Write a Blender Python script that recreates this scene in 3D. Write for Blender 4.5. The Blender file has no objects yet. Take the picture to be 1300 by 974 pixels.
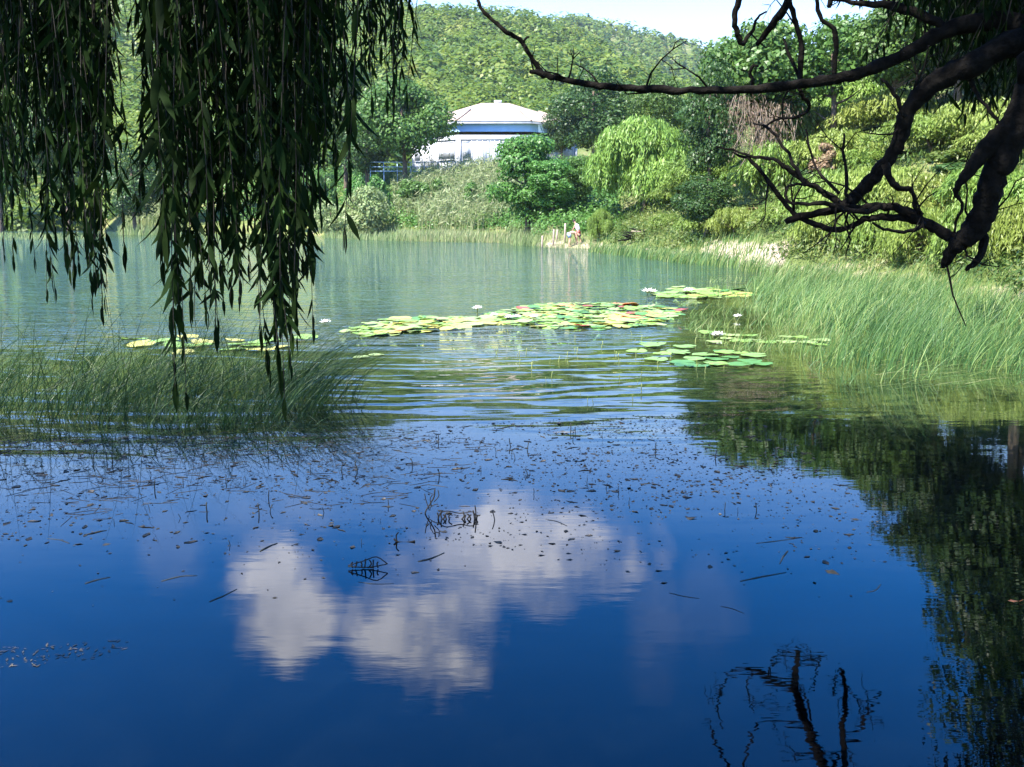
import bpy, math, random
import numpy as np
from mathutils import Vector
R = math.radians
rng = np.random.default_rng(7)
random.seed(7)
C = bpy.context.scene.collection
scn = bpy.context.scene

# ------------------------------------------------------------------ camera, sky, sun, exposure
CAM_H, PITCH, FPX = 1.8, 9.5, 1276.0
cam_d = bpy.data.cameras.new('camera'); cam = bpy.data.objects.new('camera', cam_d); C.objects.link(cam)
cam.location = (0, 0, CAM_H); cam.rotation_euler = (R(90 - PITCH), 0, 0)
cam_d.sensor_width = 36; cam_d.lens = 36 * FPX / 1300
cam_d.clip_start = 0.05; cam_d.clip_end = 6000
scn.camera = cam
SUN_EL = 55.0
SUN_H = (-0.72, -0.69)                     # horizontal direction towards the sun
EXPOSURE = 1.92
SKY_STRENGTH = 0.13
HAZE = 0.00016
world = bpy.data.worlds.new('World'); scn.world = world; world.use_nodes = True
scn.view_settings.view_transform = 'Standard'; scn.view_settings.look = 'None'
scn.view_settings.gamma = 1; scn.view_settings.use_curve_mapping = False
scn.view_settings.exposure = EXPOSURE
sl = bpy.data.lights.new('sun', 'SUN'); sl.energy = 4.6; sl.angle = R(0.5); sl.color = (1.0, 0.95, 0.86)
so = bpy.data.objects.new('sun', sl); C.objects.link(so)
ce = math.cos(R(SUN_EL)); hn = math.hypot(*SUN_H)
sdir = Vector((SUN_H[0] / hn * ce, SUN_H[1] / hn * ce, math.sin(R(SUN_EL))))
so.rotation_euler = sdir.to_track_quat('Z', 'Y').to_euler()
so.location = (0, 0, 60)

def N(nt, t, **kw):
    n = nt.nodes.new(t)
    for k, v in kw.items():
        if k.startswith('in_'):
            key = k[3:]
            key = int(key) if key.isdigit() else key.replace('_', ' ')
            n.inputs[key].default_value = v
        else: setattr(n, k, v)
    return n
def L(nt, a, b): nt.links.new(a, b)
def math_(nt, op, a, b=None, c=None, clamp=False):
    n = nt.nodes.new('ShaderNodeMath'); n.operation = op; n.use_clamp = clamp
    for i, v in enumerate((a, b, c)):
        if v is None: continue
        if isinstance(v, (int, float)): n.inputs[i].default_value = v
        else: nt.links.new(v, n.inputs[i])
    return n.outputs[0]
def ramp(nt, fac, stops):
    n = nt.nodes.new('ShaderNodeValToRGB'); e = n.color_ramp.elements
    while len(e) < len(stops): e.new(0.5)
    for i, (p, c) in enumerate(stops):
        e[i].position = p; e[i].color = (*c, 1) if len(c) == 3 else c
    nt.links.new(fac, n.inputs[0]); return n.outputs[0]
def mixc(nt, fac, a, b, blend='MIX'):
    n = nt.nodes.new('ShaderNodeMix'); n.data_type = 'RGBA'; n.blend_type = blend
    for s, v in ((0, fac), (6, a), (7, b)):
        if isinstance(v, (int, float)): n.inputs[s].default_value = v
        elif isinstance(v, tuple): n.inputs[s].default_value = (*v, 1)
        else: nt.links.new(v, n.inputs[s])
    return n.outputs[2]

def build_sky():
    nt = world.node_tree; nt.nodes.clear()
    sky = N(nt, 'ShaderNodeTexSky'); sky.sky_type = 'NISHITA'; sky.sun_disc = False
    sky.sun_elevation = R(SUN_EL); sky.sun_rotation = math.atan2(SUN_H[0], SUN_H[1])
    sky.air_density = 1.0; sky.dust_density = 1.2; sky.ozone_density = 4.0
    tc = N(nt, 'ShaderNodeTexCoord'); sep = N(nt, 'ShaderNodeSeparateXYZ'); L(nt, tc.outputs['Generated'], sep.inputs[0])
    noise = N(nt, 'ShaderNodeTexNoise', in_Scale=8.0, in_Detail=7.0, in_Roughness=0.55)
    L(nt, tc.outputs['Generated'], noise.inputs['Vector'])
    n2 = N(nt, 'ShaderNodeTexNoise', in_Scale=24.0, in_Detail=3.0, in_Roughness=0.5)
    L(nt, tc.outputs['Generated'], n2.inputs['Vector'])
    # cumulus heaps, each an azimuth / elevation / extent in the real sky
    heaps = [(-13.6, 21.2, 3.3, 3.9, 1.0), (-4.8, 23.2, 4.9, 4.8, 1.0), (-3.6, 19.4, 4.8, 3.2, .75), (1.0, 20.4, 4.6, 3.0, .6), (3.0, 18.4, 6.0, 3.9, 1.0),
             (-2.0, 21.0, 2.5, 3.5, .8), (-19.5, 18.0, 2.0, 3.0, .10), (-8.5, 16.5, 9, 1.8, .16), (8.4, 23.0, 2.2, 4.4, .10), (11.5, 21.5, 2.4, 3.0, .07),
             (-48, 24, 9, 5, 1.), (-60, 20, 7, 4, .9), (48, 28, 8, 5, .9), (110, 30, 14, 7, 1.), (-120, 32, 15, 8, 1.), (170, 35, 13, 7, .9)]
    az = math_(nt, 'MULTIPLY', math_(nt, 'ARCTAN2', sep.outputs[0], sep.outputs[1]), 180 / math.pi)
    el = math_(nt, 'MULTIPLY', math_(nt, 'ARCSINE', sep.outputs[2]), 180 / math.pi)
    nz = math_(nt, 'SUBTRACT', math_(nt, 'MULTIPLY_ADD', n2.outputs[0], 0.35, math_(nt, 'MULTIPLY', noise.outputs[0], 1.0)), 0.67)
    tot = None
    for (a, e, wa, we, st) in heaps:
        dx = math_(nt, 'DIVIDE', math_(nt, 'SUBTRACT', az, float(a)), float(wa))
        dy = math_(nt, 'DIVIDE', math_(nt, 'SUBTRACT', el, float(e)), float(we))
        d2 = math_(nt, 'ADD', math_(nt, 'MULTIPLY', dx, dx), math_(nt, 'MULTIPLY', dy, dy))
        v = math_(nt, 'SUBTRACT', 1.0, d2)
        v = math_(nt, 'MULTIPLY_ADD', nz, 4.2, v)
        v = math_(nt, 'MULTIPLY', v, .85, clamp=True)
        v = math_(nt, 'MULTIPLY', math_(nt, 'POWER', v, 1.7), float(st))
        tot = v if tot is None else math_(nt, 'MAXIMUM', tot, v)
    hs = N(nt, 'ShaderNodeHueSaturation'); hs.inputs['Saturation'].default_value = 1.7
    L(nt, sky.outputs[0], hs.inputs['Color'])
    shade = ramp(nt, n2.outputs[0], [(0.3, (4.6, 4.9, 6.0)), (0.7, (7.0, 7.1, 7.9))])
    clear = mixc(nt, 1.0, hs.outputs[0], (.80, .88, 1.12), 'MULTIPLY')
    col = mixc(nt, math_(nt, 'MULTIPLY', tot, 0.92), clear, shade)
    # moist summer air whitens the sky towards the horizon
    mr = N(nt, 'ShaderNodeMapRange'); mr.interpolation_type = 'SMOOTHSTEP'; mr.inputs[1].default_value = 20.0; mr.inputs[2].default_value = 7.0; mr.inputs[3].default_value = 0.0; mr.inputs[4].default_value = 0.92; L(nt, el, mr.inputs[0])
    col = mixc(nt, mr.outputs[0], col, (2.7, 3.7, 5.2))
    bg = N(nt, 'ShaderNodeBackground', in_Strength=SKY_STRENGTH); L(nt, col, bg.inputs[0])
    out = N(nt, 'ShaderNodeOutputWorld'); L(nt, bg.outputs[0], out.inputs[0])
build_sky()

# ------------------------------------------------------------------ pixel-to-place helpers (used to read real positions off the photograph)
cp, sp_ = math.cos(R(PITCH)), math.sin(R(PITCH))
def ray(px, py):
    dx, du = (px - 650) / FPX, (487 - py) / FPX
    return np.array([dx, cp + du * sp_, -sp_ + du * cp])
def P(px, py, y):
    d = ray(px, py); return np.array([0, 0, CAM_H]) + d * (y / d[1])
def W(px, py, z=0.0):
    d = ray(px, py); return np.array([0, 0, CAM_H]) + d * ((z - CAM_H) / d[2])
def Rf(px, py, y):
    """the real point whose mirror image in the water is seen at this pixel"""
    p = P(px, py, y); p[2] = -p[2]; return p

# ------------------------------------------------------------------ object helpers
def tag(o, label=None, cat=None, group=None, kind=None):
    if label: o['label'] = label
    if cat: o['category'] = cat
    if group: o['group'] = group
    if kind: o['kind'] = kind
    return o
def empty(name, loc, label, cat, group=None, rz=0):
    o = bpy.data.objects.new(name, None); C.objects.link(o); o.location = tuple(float(v) for v in loc); o.rotation_euler = (0, 0, rz)
    return tag(o, label, cat, group)
def link(name, me, parent=None):
    o = bpy.data.objects.new(name, me); C.objects.link(o)
    if parent: o.parent = parent
    return o
def build(name, V, F, mats, parent=None, loc=None, smooth=False, mi=None, tint=None):
    """V (n,3); F list of (m,k) arrays of quads / tris"""
    me = bpy.data.meshes.new(name)
    V = np.asarray(V, dtype=np.float32)
    if loc is not None: V = V - np.asarray(loc, dtype=np.float32)
    if not isinstance(F, list): F = [F]
    F = [np.asarray(f, dtype=np.int32) for f in F if len(f)]
    me.vertices.add(len(V)); me.vertices.foreach_set('co', V.ravel())
    nl = sum(f.size for f in F); npoly = sum(len(f) for f in F)
    me.loops.add(nl); me.loops.foreach_set('vertex_index', np.concatenate([f.ravel() for f in F]))
    me.polygons.add(npoly)
    tot = np.concatenate([np.full(len(f), f.shape[1], dtype=np.int32) for f in F])
    st = np.concatenate([[0], np.cumsum(tot)[:-1]]).astype(np.int32)
    me.polygons.foreach_set('loop_start', st); me.polygons.foreach_set('loop_total', tot)
    if smooth: me.polygons.foreach_set('use_smooth', np.ones(npoly, dtype=bool))
    if not isinstance(mats, (list, tuple)): mats = [mats]
    for m in mats: me.materials.append(m)
    if mi is not None: me.polygons.foreach_set('material_index', np.asarray(mi, dtype=np.int32))
    if tint is not None:
        a = me.attributes.new('tint', 'FLOAT', 'FACE'); a.data.foreach_set('value', np.asarray(tint, dtype=np.float32))
    me.update(calc_edges=True)
    o = link(name, me, parent)
    if loc is not None and parent is None: o.location = tuple(float(v) for v in loc)
    return o
class MB:
    """collects geometry for one mesh"""
    def __init__(s): s.V = []; s.Q = []; s.T = []; s.n = 0; s.qm = []; s.tm = []; s.qt = []; s.tt = []
    def add(s, V, Q=None, T=None, m=0, tint=None):
        V = np.asarray(V, dtype=float); s.V.append(V)
        if Q is not None and len(Q):
            Q = np.asarray(Q); s.Q.append(Q + s.n); s.qm.append(np.full(len(Q), m)); s.qt.append(np.broadcast_to(np.asarray(0.5 if tint is None else tint, dtype=float), (len(Q),)))
        if T is not None and len(T):
            T = np.asarray(T); s.T.append(T + s.n); s.tm.append(np.full(len(T), m)); s.tt.append(np.full(len(T), .5))
        s.n += len(V)
    def box(s, c, size, m=0, rz=0, rx=0):
        x, y, z = [v / 2 for v in size]
        v = np.array([[sx * x, sy * y, sz * z] for sz in (-1, 1) for sy in (-1, 1) for sx in (-1, 1)])
        if rx: v = v @ np.array([[1, 0, 0], [0, math.cos(rx), math.sin(rx)], [0, -math.sin(rx), math.cos(rx)]])
        if rz: v = v @ np.array([[math.cos(rz), math.sin(rz), 0], [-math.sin(rz), math.cos(rz), 0], [0, 0, 1]])
        s.add(v + np.asarray(c), [[0, 2, 3, 1], [4, 5, 7, 6], [0, 1, 5, 4], [2, 6, 7, 3], [0, 4, 6, 2], [1, 3, 7, 5]], m=m)
    def tube(s, pts, rad, sides=8, m=0, jit=0.0, cap=True):
        pts = np.asarray(pts, dtype=float); n = len(pts)
        rad = np.broadcast_to(np.asarray(rad, dtype=float), (n,))
        t = np.gradient(pts, axis=0); t /= np.linalg.norm(t, axis=1)[:, None] + 1e-9
        up = np.array([0, 0, 1.0]) if abs(t[0][2]) < .9 else np.array([1.0, 0, 0])
        u = np.cross(t[0], up); u /= np.linalg.norm(u)
        a = np.linspace(0, 2 * math.pi, sides, endpoint=False); V = []
        for i in range(n):
            u = u - t[i] * np.dot(u, t[i]); u /= np.linalg.norm(u) + 1e-9
            w = np.cross(t[i], u)
            rr = rad[i] * (1 + (jit * rng.uniform(-1, 1, sides) if jit else 0))
            V.append(pts[i] + (np.cos(a) * rr)[:, None] * u + (np.sin(a) * rr)[:, None] * w)
        V = np.concatenate(V); Q = []
        for i in range(n - 1):
            for k in range(sides):
                k2 = (k + 1) % sides; Q.append([i * sides + k, i * sides + k2, (i + 1) * sides + k2, (i + 1) * sides + k])
        T = []
        if cap:
            V = np.concatenate([V, pts[:1], pts[-1:]]); c0, c1 = n * sides, n * sides + 1
            for k in range(sides):
                k2 = (k + 1) % sides; T.append([c0, k2, k]); T.append([c1, (n - 1) * sides + k, (n - 1) * sides + k2])
        s.add(V, Q, T, m=m)
    def leaves(s, cen, nor, size, asp=0.6, along=None, m=0, tint=None):
        """rhombic leaf cards"""
        n = len(cen)
        if not n: return
        nor = nor / (np.linalg.norm(nor, axis=1)[:, None] + 1e-9)
        if along is None: along = rng.normal(size=(n, 3))
        u = along - nor * np.sum(along * nor, 1)[:, None]; u /= np.linalg.norm(u, axis=1)[:, None] + 1e-9
        w = np.cross(nor, u); sz = np.broadcast_to(np.asarray(size, dtype=float), (n,))[:, None]
        V = np.stack([cen - u * sz * .5, cen + w * sz * asp * .5 - u * sz * .08, cen + u * sz * .5, cen - w * sz * asp * .5 - u * sz * .08], 1).reshape(-1, 3)
        s.add(V, np.arange(4 * n).reshape(-1, 4), m=m, tint=rng.random(n) if tint is None else tint)
    def build(s, name, mats, parent=None, loc=None, smooth=False):
        V = np.concatenate(s.V); F, mi, ti = [], [], []
        if s.Q: F.append(np.concatenate(s.Q)); mi.append(np.concatenate(s.qm)); ti.append(np.concatenate(s.qt))
        if s.T: F.append(np.concatenate(s.T)); mi.append(np.concatenate(s.tm)); ti.append(np.concatenate(s.tt))
        return build(name, V, F, mats, parent, loc, smooth, np.concatenate(mi), np.concatenate(ti))
def smooth_path(pts, k=4):
    """Catmull-Rom through the points (any dimension)"""
    p = np.asarray(pts, dtype=float); p = np.vstack([2 * p[0] - p[1], p, 2 * p[-1] - p[-2]]); out = []
    for i in range(1, len(p) - 2):
        for t in np.linspace(0, 1, k, endpoint=False):
            out.append(.5 * ((2 * p[i]) + (-p[i - 1] + p[i + 1]) * t + (2 * p[i - 1] - 5 * p[i] + 4 * p[i + 1] - p[i + 2]) * t * t + (-p[i - 1] + 3 * p[i] - 3 * p[i + 1] + p[i + 2]) * t ** 3))
    out.append(p[-2]); return np.array(out)
def copy_thing(o, loc, scale=None, rz=0, label=None, group=None):
    c = o.copy(); C.objects.link(c); c.location = tuple(float(v) for v in loc); c.rotation_euler = (0, 0, rz)
    if scale is not None: c.scale = scale
    if label: c['label'] = label
    if group: c['group'] = group
    for ch in o.children:
        d = ch.copy(); C.objects.link(d); d.parent = c
        for g in ch.children:
            e = g.copy(); C.objects.link(e); e.parent = d
    return c

# ------------------------------------------------------------------ materials
def mat(name):
    m = bpy.data.materials.new(name); m.use_nodes = True; nt = m.node_tree; nt.nodes.clear()
    return m, nt, N(nt, 'ShaderNodeOutputMaterial')
def simple(name, col, rough=0.7, var=0.15, scale=8.0, bump=0.0, spec=0.5):
    m, nt, out = mat(name)
    tc = N(nt, 'ShaderNodeTexCoord'); no = N(nt, 'ShaderNodeTexNoise', in_Scale=scale, in_Detail=5.0)
    L(nt, tc.outputs['Object'], no.inputs['Vector'])
    lo = tuple(c * (1 - var) for c in col); hi = tuple(min(1, c * (1 + var)) for c in col)
    b = N(nt, 'ShaderNodeBsdfPrincipled', in_Roughness=rough); b.inputs['Specular IOR Level'].default_value = spec
    L(nt, ramp(nt, no.outputs[0], [(0.3, lo), (0.7, hi)]), b.inputs['Base Color'])
    if bump:
        bp = N(nt, 'ShaderNodeBump', in_Strength=bump, in_Distance=0.02); L(nt, no.outputs[0], bp.inputs['Height']); L(nt, bp.outputs[0], b.inputs['Normal'])
    L(nt, b.outputs[0], out.inputs[0]); return m
def leafmat(name, stops, trans=0.35, rough=0.45, spec=0.35, objvar=0.12):
    """stops: colours spread over the per-leaf tint"""
    m, nt, out = mat(name)
    at = N(nt, 'ShaderNodeAttribute'); at.attribute_name = 'tint'
    col = ramp(nt, at.outputs['Fac'], [(i / max(1, len(stops) - 1), c) for i, c in enumerate(stops)])
    oi = N(nt, 'ShaderNodeObjectInfo')
    hs = N(nt, 'ShaderNodeHueSaturation'); L(nt, col, hs.inputs['Color'])
    L(nt, math_(nt, 'MULTIPLY_ADD', oi.outputs['Random'], 2 * objvar, 1 - objvar), hs.inputs['Value'])
    L(nt, math_(nt, 'MULTIPLY_ADD', oi.outputs['Random'], 0.02, 0.49), hs.inputs['Hue'])
    b = N(nt, 'ShaderNodeBsdfPrincipled', in_Roughness=rough); b.inputs['Specular IOR Level'].default_value = spec
    t = N(nt, 'ShaderNodeBsdfTranslucent'); mx = N(nt, 'ShaderNodeMixShader'); mx.inputs[0].default_value = trans
    L(nt, hs.outputs[0], b.inputs['Base Color']); L(nt, hs.outputs[0], t.inputs[0])
    L(nt, b.outputs[0], mx.inputs[1]); L(nt, t.outputs[0], mx.inputs[2]); L(nt, mx.outputs[0], out.inputs[0]); return m

M = {}
M['leaf_mid'] = leafmat('leaf_mid', [(.045, .10, .018), (.075, .15, .028), (.11, .19, .035)])
M['leaf_dark'] = leafmat('leaf_dark', [(.025, .06, .014), (.045, .10, .022), (.07, .14, .03)])
M['leaf_bush'] = leafmat('leaf_bush', [(.05, .13, .02), (.08, .18, .03), (.12, .23, .05)])
M['leaf_yellow'] = leafmat('leaf_yellow', [(.13, .19, .03), (.20, .27, .045), (.29, .36, .08)])
M['leaf_lime'] = leafmat('leaf_lime', [(.11, .19, .03), (.17, .27, .045), (.24, .33, .07)])
M['leaf_olive'] = leafmat('leaf_olive', [(.05, .10, .018), (.10, .16, .028), (.19, .22, .055)])
M['leaf_cane'] = leafmat('leaf_cane', [(.14, .21, .06), (.22, .29, .11), (.34, .36, .18)])
M['leaf_dry'] = leafmat('leaf_dry', [(.16, .10, .07), (.24, .17, .11), (.30, .24, .14)])
M['leaf_red'] = leafmat('leaf_red', [(.24, .15, .08), (.32, .22, .13), (.26, .24, .10)])
M['leaf_hill'] = leafmat('leaf_hill', [(.06, .13, .018), (.12, .20, .028), (.20, .27, .045), (.30, .31, .09)], trans=.45)
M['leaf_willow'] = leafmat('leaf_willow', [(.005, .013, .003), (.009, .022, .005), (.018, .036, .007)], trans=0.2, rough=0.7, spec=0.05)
M['grass_reed'] = leafmat('grass_reed', [(.05, .12, .035), (.11, .20, .05), (.22, .28, .075), (.42, .40, .20)], rough=.5)
M['grass_pale'] = leafmat('grass_pale', [(.15, .24, .08), (.24, .31, .12), (.40, .38, .20)], rough=.5)
M['grass_sedge'] = leafmat('grass_sedge', [(.018, .045, .012), (.04, .085, .018), (.12, .17, .035)], rough=.45)
M['bark'] = simple('bark', (.009, .008, .007), .95, .55, 26, 1.0, .1)
M['bark_far'] = simple('bark_far', (.12, .09, .065), .9, .4, 10, .3, .2)
M['twig'] = simple('twig', (.018, .015, .010), .85, .3, 30)
M['deadwood'] = simple('deadwood', (.28, .22, .16), .9, .35, 14)
M['post'] = simple('post', (.30, .24, .19), .9, .3, 14)
M['stone'] = simple('stone', (.50, .44, .36), .9, .25, 5, .5)
M['white_wall'] = simple('white_wall', (.46, .49, .54), .7, .06, 1.3)
M['blue_wall'] = simple('blue_wall', (.36, .56, .80), .8, .06, 1.5)
M['white_frame'] = simple('white_frame', (.62, .63, .65), .5, .04, 2)
M['panel'] = simple('panel', (.43, .46, .50), .8, .05, 1.1)
M['roof'] = simple('roof', (.34, .265, .20), .85, .20, .7, .3)
M['blue_rail'] = simple('blue_rail', (.30, .45, .65), .5, .1, 3)
M['grey_trim'] = simple('grey_trim', (.42, .44, .48), .7, .2, 2)
M['skin'] = simple('skin', (.52, .30, .20), .5, .08, 5)
M['hair'] = simple('hair', (.04, .025, .02), .6, .2, 30)
M['cloth_blue'] = simple('cloth_blue', (.35, .45, .62), .8, .1, 8)
M['cloth_white'] = simple('cloth_white', (.75, .73, .70), .8, .06, 8)
M['cloth_red'] = simple('cloth_red', (.45, .10, .08), .8, .1, 8)
M['petal'] = simple('petal', (.85, .84, .78), .5, .04, 20)
M['stamen'] = simple('stamen', (.80, .55, .06), .6, .1, 30)
M['debris'] = simple('debris', (.035, .030, .018), .7, .7, 9, 0, .3)
M['debris_pale'] = simple('debris_pale', (.11, .09, .06), .8, .4, 18)
M['orange_leaf'] = simple('orange_leaf', (.45, .16, .05), .6, .3, 20)
M['stub_green'] = simple('stub_green', (.24, .28, .09), .6, .3, 20)
M['stub_dark'] = simple('stub_dark', (.022, .024, .016), .7, .3, 20)
PADS = {'lime': (.19, .32, .045), 'green': (.08, .20, .03), 'yellow': (.40, .38, .075), 'pale': (.26, .34, .10), 'orange': (.55, .24, .07), 'red': (.36, .07, .04), 'sea': (.17, .29, .06)}
for k, c in PADS.items():
    M['pad_' + k] = simple('pad_' + k, c, .38, .22, 9, .0, .5)

def ground_mat():
    m, nt, out = mat('ground'); tc = N(nt, 'ShaderNodeTexCoord')
    n1 = N(nt, 'ShaderNodeTexNoise', in_Scale=.35, in_Detail=8.0, in_Roughness=.65); L(nt, tc.outputs['Object'], n1.inputs['Vector'])
    n2 = N(nt, 'ShaderNodeTexNoise', in_Scale=6.0, in_Detail=6.0); L(nt, tc.outputs['Object'], n2.inputs['Vector'])
    at = N(nt, 'ShaderNodeAttribute'); at.attribute_name = 'sand'
    grass = ramp(nt, n1.outputs[0], [(.35, (.07, .10, .025)), (.5, (.12, .15, .04)), (.68, (.26, .22, .11))])
    sand = ramp(nt, n2.outputs[0], [(.3, (.26, .21, .14)), (.7, (.42, .35, .25))])
    f = math_(nt, 'ADD', at.outputs['Fac'], math_(nt, 'MULTIPLY', math_(nt, 'SUBTRACT', n1.outputs[0], .5), 1.2))
    f = math_(nt, 'MULTIPLY', math_(nt, 'SUBTRACT', f, .35), 4.0, clamp=True)
    b = N(nt, 'ShaderNodeBsdfPrincipled', in_Roughness=.95); b.inputs['Specular IOR Level'].default_value = .2
    L(nt, mixc(nt, f, grass, sand), b.inputs['Base Color'])
    bp = N(nt, 'ShaderNodeBump', in_Strength=.6, in_Distance=.08); L(nt, n2.outputs[0], bp.inputs['Height']); L(nt, bp.outputs[0], b.inputs['Normal'])
    L(nt, b.outputs[0], out.inputs[0]); return m

def water_mat():
    m, nt, out = mat('water'); tc = N(nt, 'ShaderNodeTexCoord'); sep = N(nt, 'ShaderNodeSeparateXYZ'); L(nt, tc.outputs['Object'], sep.inputs[0])
    X, Y = sep.outputs[0], sep.outputs[1]
    def noise(sx, sy, sc, det=2.0, dist=0.0, rot=0.0, rough=.5):
        mp = N(nt, 'ShaderNodeMapping'); mp.inputs['Scale'].default_value = (sx, sy, 1); mp.inputs['Rotation'].default_value = (0, 0, rot)
        L(nt, tc.outputs['Object'], mp.inputs[0])
        n = N(nt, 'ShaderNodeTexNoise', in_Scale=sc, in_Detail=det, in_Distortion=dist, in_Roughness=rough); L(nt, mp.outputs[0], n.inputs['Vector']); return n.outputs[0]
    wob = noise(1, 1, .35, 2)
    yw = math_(nt, 'MULTIPLY_ADD', math_(nt, 'SUBTRACT', wob, .5), 7.0, Y)
    # wind reaches the open lake only; the bay by the near shore is sheltered
    def sstep(v, a, b):
        n = N(nt, 'ShaderNodeMapRange'); n.interpolation_type = 'SMOOTHSTEP'; n.inputs[1].default_value = a; n.inputs[2].default_value = b; L(nt, v, n.inputs[0]); return n.outputs[0]
    # open water lies left of the lily beds and reeds
    lee = math_(nt, 'MULTIPLY_ADD', math_(nt, 'MAXIMUM', math_(nt, 'ADD', X, -1.0), 0.0), -2.1, yw)
    far = sstep(lee, 11.5, 21.0)
    mid = math_(nt, 'MULTIPLY', sstep(yw, 7.6, 10.2), math_(nt, 'SUBTRACT', 1.0, sstep(yw, 17.0, 25.0)))
    rightcalm = math_(nt, 'SUBTRACT', 1.0, sstep(X, 1.2, 4.2))
    mid = math_(nt, 'MULTIPLY', mid, rightcalm)
    chop = math_(nt, 'ADD', noise(.55, 1.5, 4.2, 3, .4, .12), math_(nt, 'MULTIPLY', noise(.8, 1.6, 1.3, 2), 1.2))
    # rings of wavelets spreading over the bay, the kind a breeze curls round a reed bed
    dx = math_(nt, 'ADD', X, 1.6); dy = math_(nt, 'ADD', Y, -17.5)
    rad = math_(nt, 'SQRT', math_(nt, 'ADD', math_(nt, 'MULTIPLY', dx, dx), math_(nt, 'MULTIPLY', dy, dy)))
    ph = math_(nt, 'MULTIPLY_ADD', noise(.5, 1, .8, 3), 17.0, math_(nt, 'MULTIPLY', rad, 2 * math.pi / .52))
    ring = math_(nt, 'MULTIPLY', math_(nt, 'SINE', ph), math_(nt, 'MULTIPLY_ADD', noise(1, 1, .9, 1), 1.6, -.35, clamp=True))
    soft = noise(.35, 1.3, 2.2, 2, .3)
    tiny = noise(.5, 1.8, 11.0, 2)
    h = math_(nt, 'MULTIPLY', math_(nt, 'MULTIPLY', chop, far), .14)
    h = math_(nt, 'MULTIPLY_ADD', math_(nt, 'MULTIPLY', ring, mid), .0052, h)
    h = math_(nt, 'MULTIPLY_ADD', math_(nt, 'MULTIPLY', soft, mid), .016, h)
    h = math_(nt, 'MULTIPLY_ADD', soft, .0011, h)
    h = math_(nt, 'MULTIPLY_ADD', tiny, .00022, h)
    bp = N(nt, 'ShaderNodeBump', in_Strength=1.0, in_Distance=1.0); L(nt, h, bp.inputs['Height'])
    b = N(nt, 'ShaderNodeBsdfPrincipled', in_Roughness=.012, in_IOR=1.36)
    b.inputs['Specular IOR Level'].default_value = .62
    # silty green open water, olive weed just under the surface in the shallows, deep and clear by the near shore
    shallow = ramp(nt, noise(.7, 1.4, .9, 4), [(.35, (.020, .036, .010)), (.65, (.050, .066, .018))])
    openw = ramp(nt, noise(.3, 1.2, .25, 3), [(.3, (.030, .058, .020)), (.7, (.042, .078, .028))])
    deep = ramp(nt, noise(1, 1, .8, 3), [(.3, (.0005, .0010, .0016)), (.7, (.0008, .0016, .0024))])
    c = mixc(nt, sstep(lee, 14.0, 22.0), shallow, openw)
    c = mixc(nt, math_(nt, 'SUBTRACT', 1.0, sstep(yw, 7.2, 10.5)), c, deep)
    L(nt, c, b.inputs['Base Color']); L(nt, bp.outputs[0], b.inputs['Normal'])
    L(nt, b.outputs[0], out.inputs[0]); return m

# ------------------------------------------------------------------ terrain
def azd(px, py):
    w = W(px, py); return math.degrees(math.atan2(w[0], w[1])), math.hypot(w[0], w[1])
shore_px = [(0, 290), (100, 291), (170, 296), (300, 297), (400, 299), (500, 303), (560, 305), (665, 307), (690, 314), (760, 316), (800, 320), (860, 325), (930, 332), (1000, 344), (1060, 352), (1180, 366), (1300, 386)]
SH = [(-180, 1.3), (-95, 1.5), (-80, 8), (-65, 60), (-50, 110)] + [azd(*p) for p in shore_px] + [(33, 12.5), (42, 9), (55, 5.5), (70, 3.0), (85, 1.5), (180, 1.3)]
SHa, SHd = zip(*SH)
def shore(az): return np.interp(az, SHa, SHd)
def el_at(py, px=650): return math.degrees(math.atan2(ray(px, py)[2], math.hypot(*ray(px, py)[:2])))
def az_at(px): return math.degrees(math.atan((px - 650) / (FPX * cp)))
rid = [(-60, 10.0), (-40, 11.4), (-26, 11.6)] + [(az_at(px), el_at(py, px)) for px, py in [(0, -18), (300, -25), (500, -8), (560, 2), (606, 10), (667, 14), (684, 20), (725, 36), (817, 84), (860, 106), (900, 128), (960, 150)]] + [(20, 4.5), (60, 4), (90, 3)]
rid2 = [(-60, 6), (-10, 8.0), (0, 9.9)] + [(az_at(px), el_at(py + 9, px)) for px, py in [(728, 23), (789, 38), (831, 39), (858, 46), (880, 53), (950, 66), (1100, 90), (1300, 110)]] + [(60, 3), (90, 3)]
RA, RE = zip(*rid); R2A, R2E = zip(*rid2)
RID, RID2 = 380., 700.
PR = {  # azimuth -> list of (distance past the shore, height) and (absolute distance, height)
    -60: ([(2, .5), (10, 2), (40, 5)], [(200, 18)]),
    -12: ([(2, .5), (10, 2), (30, 6)], [(200, 20)]),
    -9: ([(2.5, .30), (5, .8), (25, 6.0), (50, 6.5)], [(200, 21)]),
    3: ([(2.5, .30), (5, .8), (33, 6.0), (55, 6.5)], [(200, 21)]),
    6: ([(2, .5), (9, 1.0), (38, 5.2), (70, 7)], [(200, 20)]),
    12: ([(2, .5), (6, 1.1), (22, 5.2), (40, 8.5), (90, 15)], [(250, 24)]),
    22: ([(2, .5), (5, 1.0), (18, 5.0), (35, 9), (90, 18)], [(250, 26)]),
    60: ([(2, .3), (8, 1.0), (30, 5), (90, 14)], [(250, 24)]),
    90: ([(1, .2), (10, .5), (40, 2), (120, 8)], [(250, 16)]),
    180: ([(1, .2), (10, .4), (40, 1.5), (120, 6)], [(250, 14)]),
}
PK = sorted(PR)
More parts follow.
